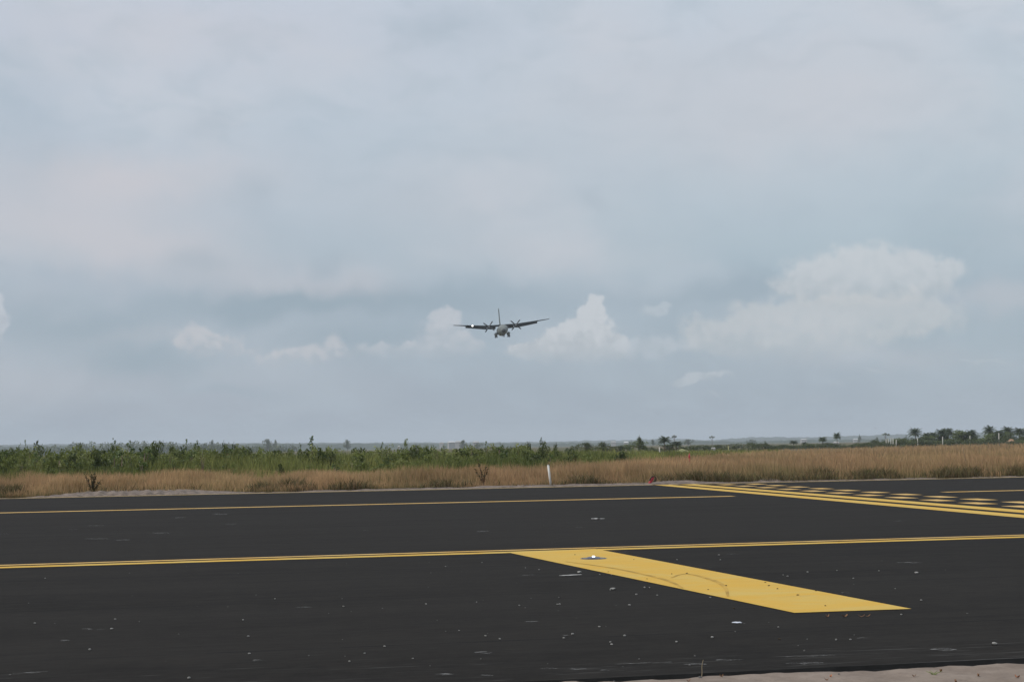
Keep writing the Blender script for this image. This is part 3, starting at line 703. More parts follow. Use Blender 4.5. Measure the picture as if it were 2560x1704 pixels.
trs = [
 ('broad', 1429, 1105, 300, 40, 'low dark tree above the far reeds, right of the thicket end'),
 ('tree', 1467, 1105, 310, 44, 'rounded dark tree with a ragged top above the far reeds'),
 ('tree', 1508, 1104, 322, 40, 'ragged dark tree at the left of the wide low tree'),
 ('dark', 1676, 1106, 345, 74, 'bushy growth under the palm pair right of the column-shaped tree'),
 ('broad', 1516, 1106, 330, 60, 'wide low dark tree left of the tall green column tree'),
 ('tree', 1551, 1113, 330, 40, 'small tree just left of the tall green column tree'),
 ('dark', 1599, 1086, 330, 20, 'tall green column-shaped tree at the middle right'),
 ('palegreen', 1598, 1100, 335, 50, 'wide bushy base under the tall column-shaped tree'),
 ('palegreen', 1570, 1109, 345, 40, 'pale bushy tree left of the column-shaped tree'),
 ('broad', 1632, 1112, 350, 60, 'low dark hedge tree right of the column-shaped tree'),
 ('broad', 1736, 1108, 400, 70, 'low dark tree below the hazy flat-topped tree'),
 ('broad', 1762, 1107, 410, 60, 'low dark tree right of the one under the flat-topped tree'),
 ('broad', 1792, 1109, 410, 60, 'flat low tree at the middle of the far treeline'),
 ('broad', 1836, 1103, 420, 60, 'wide dark tree with a lean to the left in the far treeline'),
 ('broad', 1880, 1103, 420, 56, 'wide dark tree left of the small pointed far tree'),
 ('tree', 1913, 1100, 430, 20, 'small pointed tree between two low treelines'),
 ('broad', 1950, 1112, 430, 70, 'very low green hedge tree left of the first little palm'),
 ('broad', 2010, 1111, 430, 60, 'very low green hedge tree left of the second little palm'),
 ('tree', 2070, 1106, 430, 50, 'low round tree at the foot of the small palm'),
 ('broad', 2125, 1109, 430, 90, 'long low tree right of the lone tall palm'),
 ('tree', 2192, 1091, 420, 36, 'dark round tree left of the row of pale posts'),
 ('broad', 2165, 1104, 425, 50, 'low left flank of the dark round tree'),
 ('tree', 2218, 1094, 425, 30, 'tree behind the row of pale posts'),
 ('tree', 2265, 1084, 430, 18, 'narrow hazy tree right of the row of pale posts'),
 ('palegreen', 2270, 1100, 415, 60, 'greyish green bush right of the pale posts'),
 ('palegreen', 2300, 1092, 430, 60, 'greyish round tree behind the left pale palm trunk'),
 ('tree', 2335, 1095, 430, 70, 'brownish dark tree between the pale palm trunks'),
 ('palegreen', 2372, 1093, 430, 50, 'grey green tree left of the largest tree'),
 ('palegreen', 2396, 1066, 432, 64, 'bright green top of the largest tree at right'),
 ('tree', 2408, 1078, 420, 96, 'large dark round tree, largest of the right treeline'),
 ('palegreen', 2452, 1091, 430, 44, 'low light green tree right of the largest tree'),
 ('palegreen', 2486, 1082, 425, 60, 'olive round tree before the palms at far right'),
 ('tree', 2512, 1086, 430, 40, 'dark tree left of the thatched hut'),
 ('palegreen', 2252, 1094, 428, 50, 'pale round tree just right of the five posts'),
 ('tree', 2308, 1084, 434, 46, 'round-crowned tree behind the palm pair'),
 ('palegreen', 2362, 1079, 436, 46, 'light round crown beneath the darker twin palms'),
 ('palegreen', 2424, 1077, 436, 40, 'light crown at the right shoulder of the largest tree'),
 ('tree', 2478, 1078, 438, 46, 'dark round crown under the leftmost far right palm'),
 ('palegreen', 2521, 1078, 438, 50, 'light round crown under the tallest palm'),
 ('tree', 2556, 1080, 438, 46, 'dark round crown at the right edge'),
 ('palegreen', 2318, 1088, 432, 60, 'grey tree between the pale palm and the palm pair at right'),
 ('tree', 2280, 1092, 428, 60, 'dusky tree below the pale palm'),
 ('tree', 2350, 1086, 432, 50, 'dark tree under the darker twin palms'),
 ('broad', 2380, 1090, 418, 70, 'dark spreading bush under the left side of the largest tree'),
 ('tree', 2430, 1086, 422, 50, 'dark right flank of the largest tree'),
 ('tree', 2500, 1084, 433, 50, 'dark tree behind the pale trunk at far right'),
 ('tree', 2550, 1086, 430, 40, 'dark tree right of the thatched hut'),
 ('broad', 2438, 1102, 415, 80, 'low hedge under the light green tree'),
 ('broad', 2340, 1106, 412, 80, 'low hedge at the grass edge before the palm trunks'),
 ('palegreen', 2562, 1100, 380, 40, 'bright bush cut by the right edge of the photo'),
 ('tree', 2600, 1080, 430, 70, 'tree outside the right edge behind the hut'),
]
for k, x, y, Y, wp, lb in trs: plant(k, x, y, Y, wp, lb, 'tree', TG)
for i in range(26):
    x = 1900 + 26.5 * i + random.uniform(-9, 9)
    plant('broad', x, (HOR - (x - 1280) * .0155) + random.uniform(0, 9) - (6 if x > 2230 else 0), random.uniform(395, 425), random.uniform(40, 80), 'low bush in the hedge at the far grass edge', 'bush', 'low bushes at the far grass edge')
for x, y, wp, Y, lb in ((1661, 1092, 34, 330, 'taller palm of the pair right of the column-shaped tree'), (1691, 1102, 32, 330, 'shorter palm of the pair right of the column-shaped tree'),
    (1984, 1100, 24, 430, 'first little palm left of the lone tall palm'), (2011, 1105, 16, 440, 'tiny palm between two little palms'), (2056, 1091, 24, 430, 'small round palm left of the lone tall palm'), (2092, 1081, 20, 440, 'lone tall palm with a bare trunk against the sky'),
    (2288, 1071, 34, 430, 'pale palm left of the palm pair in the right treeline'), (2317, 1080, 22, 440, 'left palm of the small palm pair at right'), (2331, 1079, 26, 440, 'right palm of the small palm pair at right'), (2353, 1073, 34, 432, 'pale palm beside the darker twin left of the largest tree'), (2369, 1069, 34, 436, 'dark palm next to the largest tree'),
    (2428, 1073, 30, 418, 'pale palm right of the largest tree'), (2473, 1066, 32, 440, 'leftmost palm of the far right group'), (2497, 1073, 30, 418, 'palm with a pale trunk in the far right group'), (2519, 1067, 32, 440, 'tallest palm above the thatched hut'), (2548, 1070, 34, 440, 'palm right of the thatched hut'), (2572, 1068, 34, 440, 'palm beyond the right edge')):
    palm(x, y, Y, lb, wp)
# pale bare palm trunks and posts
def post(name, x, y0, y1, Y, rad, label, cat, group, m_):
    a, b = at(x, y1, Y), at(x + random.uniform(-.6, .6), y0, Y); H_ = b.z + .09
    V, Fc = tube([(0, 0, 0), ((b.x - a.x) * .4 + .03, 0, H_ * .5), (b.x - a.x, 0, H_)], [rad * 1.15, rad, rad * .85], 10)
    o = obj(name, V, Fc, m_, None, True, (a.x, Y, -.09)); return tag(o, label, cat, group)
for i, (x, y0) in enumerate(((2214.8, 1097), (2220.5, 1095.5), (2227, 1094), (2232.6, 1095), (2240, 1098))):
    post('pale_post', x, y0, 1113, 405, .12, ['leftmost of five pale posts standing before the dark trees', 'second from left of five pale posts before the trees', 'middle and tallest of five pale posts before the trees', 'fourth from left of five pale posts before the trees', 'rightmost of five pale posts standing before the dark trees'][i], 'post', 'row of pale posts', M_pale)
for x, y0, lb in ((2294.3, 1094, 'pale bare trunk below the pale palm'), (2356.6, 1091, 'pale bare trunk left of the largest tree'), (2424.5, 1089, 'pale bare trunk in front of the largest tree'), (2497.3, 1082, 'pale bare trunk in the far right palm group')):
    post('bare_trunk', x, y0, 1112, 408, .12, lb, 'trunk', 'pale bare trunks in the right treeline', M_pale)
post('marker_post', 1648.5, 1117, 1128, 190, .07, 'small pale post at the edge of the far green field', 'post', None, M_pale)
post('marker_post', 1821, 1114, 1126, 250, .06, 'thin yellowish post before the wide dark far tree', 'post', None, mat('yellow_wood', (.45, .42, .2), .9, var=.1))
# red marker stake in the grass
a = at(1724, 1146, 105); b = at(1723.6, 1132, 105)
V, Fc = tube([(0, 0, 0), (0, 0, b.z * .62), (-.02, 0, b.z * .8), (0, 0, b.z)], [.035, .035, .065, .012], 8)
tag(obj('marker_stake', V, Fc, M_red, None, True, (a.x, 105, 0)), 'small red stake sticking out of the brown grass', 'stake')
# dark weeds in the grass
def weed(x, y0, Y, stems, label, hs):
    p = at(x, y0, Y); e = empty('weed', (p.x, Y, -.09), label, 'weed')
    L, P_, S_ = [], [], []
    for dx, hh in stems:
        tip = Vector((dx, random.uniform(-.1, .1), hh)); L.append(([(0, 0, 0), (dx * .3, 0, hh * .5), tuple(tip)], [.02, .014, .006]))
        for k in range(hs):
            f_ = random.uniform(.35, 1.0); q = Vector((dx * (.3 * f_ * 2 if f_ < .5 else .3 + (f_ - .5) * 1.4), 0, hh * f_)); P_.append((q.x + random.gauss(0, .035), random.gauss(0, .04), q.z + random.gauss(0, .03)))
    tubes('stem', L, mat('weed_stem', (.09, .045, .022), .9), e, 5)
    n = len(P_); leaf_cloud('foliage', np.array(P_), rng.uniform(.03, .06, n), mixc((.06, .04, .014), (.065, .07, .02), rng.uniform(0, 1, n)), e)
weed(231, 1208, 64.6, [(-.30, .95), (-.05, .92), (.02, .80), (.08, .98), (.13, .85), (.36, .72), (.2, .5)], 'dark leafy weed in the dry grass behind the rubble mound', 42)
weed(1207, 1176, 68.8, [(-.22, 1.25), (-.12, 1.0), (.18, 1.12), (.24, .9), (-.35, .85)], 'dark spindly weed with two stalks in the dry grass', 30)
p = at(2411, 1160, 82); V, Fc = tube([(0, 0, 0), (.05, 0, .7), (-.03, 0, 1.25)], [.012, .011, .006], 5)
tag(obj('dead_stalk', V, Fc, M_bark, None, True, (p.x, 82, -.05)), 'thin dark stalk standing above the brown grass at right', 'stalk')

# ------------------------------------------------------------------ distance: woodland, ridge, hazy trees, houses
M_wood = mat('woodland', (.030, .045, .020), .95, var=.3, scale=.02)
def ridge(name, Y0, Y1, prof, bump, step, m_, kind='structure', seed=0):
    xs = np.array([p[0] for p in prof], float); ys = np.array([p[1] for p in prof], float)
    U = np.arange(xs[0], xs[-1], step); D = np.linspace(0, 1, 26); Vv = []
    Yc = (Y0 + Y1) / 2
    for uu in U:
        yt = float(np.interp(uu, xs, ys)); hz = at(uu, yt, Yc).z; tx = at(uu, HOR, Yc).x / Yc
        Yr = Y0 + (Y1 - Y0) * D; shp = np.sin(np.pi * D) ** .8
        bm_ = (fbm(Yr * tx / (bump * 2.2), Yr / (bump * 2.2), seed, 3) - .3) * bump * (shp > .05)
        for Yy, zz in zip(Yr, np.maximum(-1, hz * shp + bm_ * np.clip(shp * 3, 0, 1) - .09)): Vv.append((tx * Yy, Yy, zz))
    nb = len(D); Fc = []
    for i in range(len(U) - 1):
        for j in range(nb - 1):
            a_ = i * nb + j; Fc.append((a_, a_ + nb, a_ + nb + 1, a_ + 1))
    o = obj(name, Vv, Fc, m_, None, False); return tag(o, kind=kind)
ridge('hills', 4400, 6800, [(-1200, 1122), (-300, 1116), (0, 1114), (200, 1111), (640, 1110), (900, 1109), (1100, 1108), (1280, 1107), (1380, 1106), (1450, 1104), (1560, 1102), (1640, 1099), (1730, 1100), (1760, 1103), (1790, 1102), (1840, 1098), (1900, 1095), (2050, 1095), (2120, 1092), (2250, 1088), (2350, 1085), (2480, 1082), (2600, 1079), (3200, 1076), (3900, 1085)], 11, 3, M_wood, seed=3)
ridge('low_hills', 2600, 3400, [(-900, 1124), (0, 1118), (500, 1116), (640, 1112), (800, 1112), (1000, 1112), (1200, 1112), (1500, 1110), (1700, 1106), (1760, 1104), (1850, 1108), (2000, 1103), (2200, 1101), (2400, 1099), (2700, 1094), (3300, 1088)], 7, 3, M_wood, seed=9)
# woodland behind the left thicket: crowns that read as one mass
Ps_, n = [], 26000
prof = ([-500, 0, 60, 120, 200, 260, 330, 400, 470, 540, 600, 680, 760], [1122, 1121, 1119, 1111, 1101, 1103, 1098, 1099, 1102, 1103, 1106, 1112, 1116])
lob = []
for i in range(260):
    x = random.uniform(-500, 740); Y = random.uniform(1500, 1800); yt = float(np.interp(x, *prof)) + random.uniform(0, 9)
    q = at(x, yt, Y); r0 = random.uniform(3.4, 6.2)
    lob.append((q.x, Y, max(.8, q.z - r0), r0))
    lob.append((q.x + random.uniform(-3, 3), Y, max(.5, (q.z - r0) * .4), r0 * 1.1))
P_, k = crown_points(n, lob); P_[:, 2] = np.maximum(P_[:, 2], 0); tone = rng.uniform(0, 1, len(lob))[k]
tag(leaf_cloud('far_woodland', P_, rng.uniform(.6, 1.5, n), mixc(DK, MD, tone), None), 'hazy blue woodland behind the left thicket', 'woodland', kind='stuff')
FG = 'hazy trees near the skyline'
for k, x, y, Y, wp, lb in (('tree', 669, 1096, 1500, 26, 'hazy round tree on the skyline left of the conical shrub'), ('tree', 868, 1098, 1600, 22, 'hazy round tree on the skyline left of the leaning shrub'), ('umbrella', 1686, 1086, 1700, 16, 'hazy flat-topped tree on a thin trunk against the sky'),
    ('umbrella', 1780, 1088, 2000, 16, 'faint flat-topped tree right of the other flat-topped tree'), ('tree', 1720, 1097, 1400, 28, 'hazy round tree on the skyline right of the flat-topped tree'), ('tree', 1632, 1098, 1500, 14, 'small hazy tree on the skyline right of the column tree'), ('broad', 1880, 1094, 1900, 26, 'hazy low tree on the ridge at right'),
    ('tree', 2148, 1083, 1500, 10, 'hazy narrow tree left of the dark round tree'), ('umbrella', 2213, 1081, 1500, 20, 'hazy rounded tree above the pale posts'), ('tree', 689, 1098, 1700, 12, 'faint slim tree right of the hazy round tree'), ('tree', 530, 1099, 1400, 16, 'faint tree on the skyline at left'),
    ('tree', 1157, 1099, 1500, 22, 'hazy tree right of the distant pale buildings'), ('broad', 1195, 1101, 1600, 26, 'hazy flat tree near the distant buildings')):
    plant(k, x, y, Y, wp, lb, 'tree', FG)
M_wall = mat('pale_wall', (.36, .35, .34), .9, var=.08, scale=.4); M_roof = mat('roof_sheet', (.36, .32, .30), .6, var=.2, scale=.5); M_dark = mat('opening', (.03, .03, .03), .8)
def house(x, y, Y, wpx, hpx, label, wallm=M_wall, roofm=M_roof):
    p = at(x, y, Y); W, H_ = wpx / FPX * Y, hpx / FPX * Y; z0 = max(0, p.z - H_); Dp = W * .7
    e = empty('house', (p.x, Y, z0 - .09), label, 'house', 'distant houses', (0, 0, random.uniform(-.3, .3)))
    hw, hd, hh = W / 2, Dp / 2, H_ * .62
    box_mesh('wall', -hw, hw, -hd, hd, -z0 * 1.0, hh, wallm, e)
    o = .25 * H_ * .4
    obj('roof', [(-hw - o, -hd - o, hh), (hw + o, -hd - o, hh), (hw + o, hd + o, hh), (-hw - o, hd + o, hh), (-hw * .8, 0, H_), (hw * .8, 0, H_)], [(0, 1, 5, 4), (1, 2, 5), (2, 3, 4, 5), (3, 0, 4), (3, 2, 1, 0)], roofm, e)
    for k in (-.55, .1, .6): box_mesh('window', hw * k - W * .035, hw * k + W * .035, -hd - .05, -hd + .02, hh * .45, hh * .75, M_dark, e)
M_wr = mat('light_roof', (.42, .41, .40), .5, var=.1, scale=.5); M_tin = mat('tin_roof', (.6, .6, .6), .4, var=.05)
for a in ((997, 1113, 1200, 5, 4, 'tiny bright white house above the hedge left of the aircraft', M_wall, M_tin), (1128, 1102, 1900, 16, 8, 'pale house with a bright roof among the distant buildings', M_wall, M_tin), (1145, 1101, 2000, 14, 9, 'pale house right of the bright-roofed distant one', M_wall, M_wr), (1104, 1105, 2000, 10, 6, 'small pale house left of the bright-roofed distant one', M_wall, M_roof),
          (1190, 1102, 2000, 16, 8, 'hazy wide building right of the distant houses', M_wall, M_wr), (1533, 1102, 2100, 12, 7, 'hazy house on the slope right of the white post', M_wall, M_wr), (1565, 1103, 1700, 12, 7, 'bright white house left of the column-shaped tree', M_wall, M_tin), (2009, 1096, 2200, 14, 5, 'pale roof on the slope left of the small round palm', M_wall, M_tin),
          (2090, 1103, 900, 14, 7, 'pale wall at the foot of the lone tall palm', M_wall, M_wr), (2139, 1096, 2200, 12, 5, 'pale roof on the slope right of the lone tall palm', M_wall, M_tin), (1902, 1115, 420, 16, 6, 'low pinkish roof at the edge of the far field', mat('pink_wall', (.55, .42, .38), .9, var=.1), mat('pink_roof', (.55, .45, .42), .8, var=.1)), (1783, 1117, 400, 10, 5, 'tiny pale shed before the flat low tree', M_wall, M_wr)):
    house(*a)
# thatched hut
p = at(2528, 1097, 415); e = empty('thatched_hut', (p.x, 415, -.09), 'brown thatched hut among the palms at far right', 'hut')
hh = p.z + .09
box_mesh('wall', -.9, .9, -.8, .8, 0, hh * .45, mat('mud_wall', (.30, .20, .14), .95, var=.15, scale=3), e)
obj('roof', [(-1.5, -1.3, hh * .4), (1.5, -1.3, hh * .4), (1.5, 1.3, hh * .4), (-1.5, 1.3, hh * .4), (-.3, 0, hh), (.3, 0, hh)], [(0, 1, 5, 4), (1, 2, 5), (2, 3, 4, 5), (3, 0, 4), (3, 2, 1, 0)], mat('thatch', (.38, .23, .15), .95, var=.25, scale=4), e)
# pale mound in the far field
q = at(1705, 1121, 200)
V = [(0, 0, q.z + .1)]; Fc = []
for k in range(24):
    a = 2 * math.pi * k / 24
    V += [(math.cos(a) * .9, math.sin(a) * .7, (q.z + .1) * random.uniform(.5, .8)), (math.cos(a) * 1.7 * random.uniform(.9, 1.1), math.sin(a) * 1.6, 0)]
for k in range(24):
    a, b = 1 + 2 * k, 1 + 2 * ((k + 1) % 24); Fc += [(0, a, b), (a, a + 1, b + 1, b)]
tag(obj('earth_mound', V, Fc, mat('dry_mound', (.26, .27, .14), .95, var=.2, scale=2), None, True, (q.x, 200, -.09)), 'pale yellowish mound right of the palm pair in the far field', 'mound')

# ------------------------------------------------------------------ birds
def bird(x, y, Y, span, label):
    p = at(x, y, Y); s = span / 2
    V = [(0, -.35 * s, 0), (.12 * s, -.1 * s, .05 * s), (.10 * s, .3 * s, .02 * s), (0, .6 * s, 0), (-.10 * s, .3 * s, .02 * s), (-.12 * s, -.1 * s, .05 * s), (0, 0, -.1 * s), (0, 0, .12 * s),
         (.5 * s, -.1 * s, .28 * s), (s, .12 * s, .1 * s), (.5 * s, .15 * s, .25 * s), (-.5 * s, -.1 * s, .28 * s), (-s, .12 * s, .1 * s), (-.5 * s, .15 * s, .25 * s)]
    Fc = [(0, 1, 7), (1, 2, 7), (2, 3, 7), (3, 4, 7), (4, 5, 7), (5, 0, 7), (1, 0, 6), (2, 1, 6), (3, 2, 6), (4, 3, 6), (5, 4, 6), (0, 5, 6), (1, 8, 10, 2), (8, 9, 10), (5, 4, 13, 11), (11, 13, 12)]
    tag(obj('bird', V, Fc, M_black, None, False, p), label, 'bird')
bird(2189, 1069.5, 220, .55, 'tiny dark bird low over the right treeline, left of the other')
bird(2288, 1038.5, 240, .50, 'tiny dark bird higher in the sky at right')

# ------------------------------------------------------------------ post, red canister, inset light
p = ground(1377.5, 1215, -.02); tp = at(1370.5, 1162, p.y)
V, Fc = tube([(0, 0, -.05), ((tp.x - p.x) * .5 - .004, .02, tp.z * .5), (tp.x - p.x, .04, tp.z)], [.047, .048, .045], 20)
e = empty('marker_post', (p.x, p.y, 0), 'white plastic post leaning left at the far asphalt edge', 'post')
obj('pipe', V, Fc, M_white, e, True)
V, Fc = tube([(tp.x - p.x - .0005, .04, tp.z - .002), (tp.x - p.x - .001, .042, tp.z + .02)], [.049, .044], 20); obj('cap', V, Fc, mat('grey_cap', (.30, .31, .30), .6), e)
p = ground(1624, 1209.8); sc_ = p.y / FPX
e = empty('red_canister', (p.x, p.y, .0), 'leaning red canister with a black hose loop at the far asphalt edge', 'canister')
def rp(x, y, d=0): return ((x - 1624) * sc_, d, (1209.8 - y) * sc_)
V, Fc = tube([rp(1623.5, 1211), rp(1624.5, 1207), rp(1628.5, 1200), rp(1632.5, 1194), rp(1635, 1192)], [.055, .066, .066, .055, .022], 16); obj('body', V, Fc, M_red, e, True)
V, Fc = tube([tuple(k) for k in spline([rp(1624, 1201, -.05), rp(1626.5, 1195, -.06), rp(1631, 1191.3, -.05), rp(1636.5, 1191, 0), rp(1640, 1194, .02), rp(1640.5, 1198, .02), rp(1639, 1202, 0), rp(1634, 1202, -.06)], 5)], [.021] * 36, 8); obj('hose', V, Fc, M_black, e, True)
p = ground(1484, 1396.3)
e = empty('inset_light', (p.x, p.y, .006), 'lit round inset light in a steel plate on the wide yellow stripe', 'light')
def disc(r0, z0, r1, z1, k=32):
    V = [(math.cos(2 * math.pi * i / k) * r0, math.sin(2 * math.pi * i / k) * r0, z0) for i in range(k)] + [(math.cos(2 * math.pi * i / k) * r1, math.sin(2 * math.pi * i / k) * r1, z1) for i in range(k)]
    return V, [(i, (i + 1) % k, k + (i + 1) % k, k + i) for i in range(k)] + [tuple(range(k, 2 * k))]
V, Fc = disc(.20, 0, .19, .006); obj('plate', V, Fc, M_steel, e)
V, Fc = disc(.13, .006, .085, .024); obj('housing', V, Fc, mat('cast_metal', (.12, .13, .18), .35, metal=.8, var=.1), e)
EM = bpy.data.materials.new('lamp_glow'); EM.use_nodes = True; b = EM.node_tree.nodes['Principled BSDF']; b.inputs['Emission Color'].default_value = (.72, .85, 1, 1); b.inputs['Emission Strength'].default_value = 2.5
V, Fc = disc(.024, .024, .018, .040, 16); obj('lens', V, Fc, EM, e)
for k in range(6):
    a = k * math.pi / 3; V, Fc = disc(.010, .006, .009, .010, 8); obj('bolt', V, Fc, M_steel, e).location = (math.cos(a) * .165, math.sin(a) * .165, 0)

# ------------------------------------------------------------------ pebbles and litter on the pavement
def stone_mesh(seed, m_):
    bm = bmesh.new(); bmesh.ops.create_icosphere(bm, subdivisions=2, radius=1); rr = random.Random(seed)
    for v_ in bm.verts: v_.co *= rr.uniform(.78, 1.15)
    for v_ in bm.verts: v_.co.z = v_.co.z * .7 + .55
    me = bpy.data.meshes.new('pebble'); bm.to_mesh(me); bm.free(); me.materials.append(m_); return me
M_ws = mat('white_stone', (.27, .265, .25), .8, var=.2, scale=3); M_gs = mat('grey_stone', (.13, .125, .12), .85, var=.25, scale=3); M_ds = mat('dark_stone', (.05, .035, .02), .9, var=.3, scale=3)
wst, gst, dst = [stone_mesh(i, M_ws) for i in range(3)], [stone_mesh(10 + i, M_gs) for i in range(3)], [stone_mesh(20 + i, M_ds) for i in range(3)]
def pebble(x, y, r, meshes, label, group):
    p = ground(x, y); o = bpy.data.objects.new('pebble', random.choice(meshes)); C.objects.link(o)
    o.location = (p.x, p.y, .003); o.scale = (r * random.uniform(.8, 1.4), r * random.uniform(.8, 1.2), r * random.uniform(.6, 1)); o.rotation_euler = (0, 0, random.uniform(0, 6.28)); return tag(o, label, 'pebble', group)
pebble(*c7(488, 219), .026, wst, 'white pebble at the right end of the bright scrape left of the stripe', None)
pebble(*c7(652, 301), .028, wst, 'larger white pebble left of the stripe, beside a smaller one', None)
pebble(*c7(2143, 222), .024, wst, 'lone white pebble on the dark asphalt right of the stripe', None)
pebble(2486, 1611, .020, wst, 'white pebble near the lower right corner of the asphalt', None)
WG = 'small white pebbles on the dark asphalt'
for x, y in ((588, 228), (645, 229), (640, 304), (767, 326), (870, 330), (832, 292), (808, 292), (1130, 341), (380, 375), (391, 375), (733, 379), (455, 521), (412, 540), (710, 530), (965, 560), (1140, 538), (646, 572), (1173, 132), (1180, 157), (967, 155), (1608, 216), (1510, 237), (1488, 230), (1833, 247), (1958, 210), (1752, 208), (2038, 297), (2165, 355), (1748, 549), (1818, 548), (2068, 425), (586, 485), (28, 530), (193, 380), (640, 560), (1464, 487), (223, 195), (290, 205)):
    pebble(*c7(x, y), random.uniform(.008, .014), wst, 'small white pebble on the dark asphalt', WG)
for x, y in ((208, 360), (160, 567), (530, 548), (513, 593), (413, 690), (1142, 628), (1147, 707), (870, 820), (1265, 455), (1118, 552), (2193, 470), (1960, 479), (2050, 305), (1678, 705), (1608, 743), (2112, 601), (2233, 625), (1770, 674), (2218, 287), (1580, 490), (1900, 730), (2300, 640)):
    pebble(*c6(x, y), random.uniform(.007, .013), wst, 'small white pebble on the dark asphalt', WG)
for i in range(50):
    y = 1400 + 290 * random.random() ** .7; x = random.uniform(0, 2560)
    if x > 1900 and y > 1640: continue
    if 1266 < x < 2290 and abs(y - (1376 + (x - 1380) * .20)) < 60: continue
    pebble(x, y, random.uniform(.004, .009), gst, 'tiny grey grit stone on the asphalt', 'tiny grey grit stones on the asphalt')
for x, y in ((630, 215), (941, 226), (1015, 223), (1120, 303), (1208, 284), (1460, 299), (1650, 309), (1400, 268), (1118, 201), (466, 131), (755, 155), (1418, 284), (1695, 383), (1247, 395), (1470, 545), (820, 250), (1560, 330)):
    pebble(*c7(x, y), random.uniform(.010, .015), dst, 'small dark crumb of soil on the yellow stripe', 'dark crumbs of soil on the yellow stripe')
# flat scraps and dead leaves
def scrap(name, x, y, l, w_, m_, label, cat, group=None, z=.004, rot=None, curl=.0, zz=0):
    p = ground(x, y, zz); k = 7; V = []
    for i in range(k):
        f_ = i / (k - 1); hw_ = w_ / 2 * (math.sin(math.pi * (f_ * .8 + .1)) ** .6) * random.uniform(.8, 1.15)
        for s2 in (-1, 1): V.append(((f_ - .5) * l, hw_ * s2, z + curl * ((f_ - .5) ** 2 * 4) + random.uniform(0, .004)))
    n0_ = len(V); V += [(a, b, c - .003) for a, b, c in V]
    Fc = [(2 * i, 2 * i + 2, 2 * i + 3, 2 * i + 1) for i in range(k - 1)] + [(n0_ + 2 * i, n0_ + 2 * i + 1, n0_ + 2 * i + 3, n0_ + 2 * i + 2) for i in range(k - 1)]
    o = obj(name, V, Fc, m_, None, False, (p.x, p.y, zz)); o.rotation_euler = (0, 0, TA + (rot if rot is not None else random.uniform(-.4, .4))); return tag(o, label, cat, group)
M_dl = mat('dead_leaf', (.22, .11, .05), .8, var=.4, scale=30); M_dl2 = mat('orange_leaf', (.42, .17, .08), .7, var=.3, scale=30); M_paper = mat('paper', (.68, .70, .78), .6)
scrap('paper_scrap', 1842, 1556, .085, .10, M_paper, 'small white scrap of paper lying below the stripe', 'scrap', rot=.05)
for i, (x, y) in enumerate((c7(1706, 434), c7(1790, 434), c7(1872, 434), c7(1900, 433))):
    scrap('dead_leaf', x, y, (.065 if i else .03), .03, M_dl, ['pale crumb left of the dead leaves below the stripe', 'dead brown leaf below the near end of the stripe', 'curled brown leaf right of the first one below the stripe', 'rightmost dead leaf below the near end of the stripe'][i], 'leaf', curl=.02)
# the verge: leaves, clods, a dry stalk and twigs
for i in range(70):
    s, n = random.uniform(1.6, 6.6), random.uniform(9.7, 11.3); p = tn(s, n); z = float(near_h(np.array([s]), np.array([n]))[0])
    if i % 3 == 0:
        o = bpy.data.objects.new('clod', random.choice(gst)); C.objects.link(o); r = random.uniform(.008, .022); o.scale = (r, r, r * .8); tag(o, 'small clod of earth on the sandy verge', 'clod', 'clods of earth on the sandy verge')
        o.location = (p.x, p.y, z - .002); 
    else:
        m_ = M_dl2 if i % 7 == 1 else M_dl
        o = scrap('dead_leaf', 100, 1500, random.uniform(.02, .055), random.uniform(.008, .022), m_, 'dead leaf bit on the sandy verge', 'leaf', 'dead leaf bits on the sandy verge', curl=.015)
        o.location = (p.x, p.y, z + .002); o.rotation_euler = (random.uniform(-.2, .2), 0, random.uniform(0, 6.28))
def twig(x, y0, y1, lean, r, label, Yd=None, cat='stalk'):
    p = ground(x, y0, -.04); hh = at(x + lean, y1, p.y).z + .04; dx = at(x + lean, y1, p.y).x - p.x
    V, Fc = tube([tuple(k) for k in spline([(0, 0, 0), (dx * .2 + .006, 0, hh * .35), (dx * .7 - .004, 0, hh * .7), (dx, 0, hh)], 4)], [r * (1 - .05 * k) for k in range(13)], 5)
    return tag(obj('dry_stalk', V, Fc, M_straw, None, True, (p.x, p.y, -.04)), label, cat)
M_straw = mat('straw', (.30, .24, .15), .9, var=.2, scale=20)
twig(1752, 1700, 1648, 6, .0035, 'tall thin dry stalk rising from the sandy verge')
twig(1617, 1697, 1684, 4, .003, 'short dry stalk at the left end of the sandy verge')
twig(1628, 1698, 1690, -8, .003, 'short bent stalk beside another at the verge')
twig(2330, 1690, 1672, -6, .003, 'short dry stalk in the right half of the verge')
g_ = empty('grass_tuft', tuple(ground(2335, 1692, -.04)), 'small green tuft in the sandy verge', 'grass tuft')
L = [([(0, 0, 0), (math.cos(a) * .02, math.sin(a) * .02, .03), (math.cos(a) * .06, math.sin(a) * .05, .045)], [.003, .003, .001]) for a in [k * .9 for k in range(8)]]
tubes('blade', L, mat('tuft_green', (.16, .20, .06), .8), g_, 4)

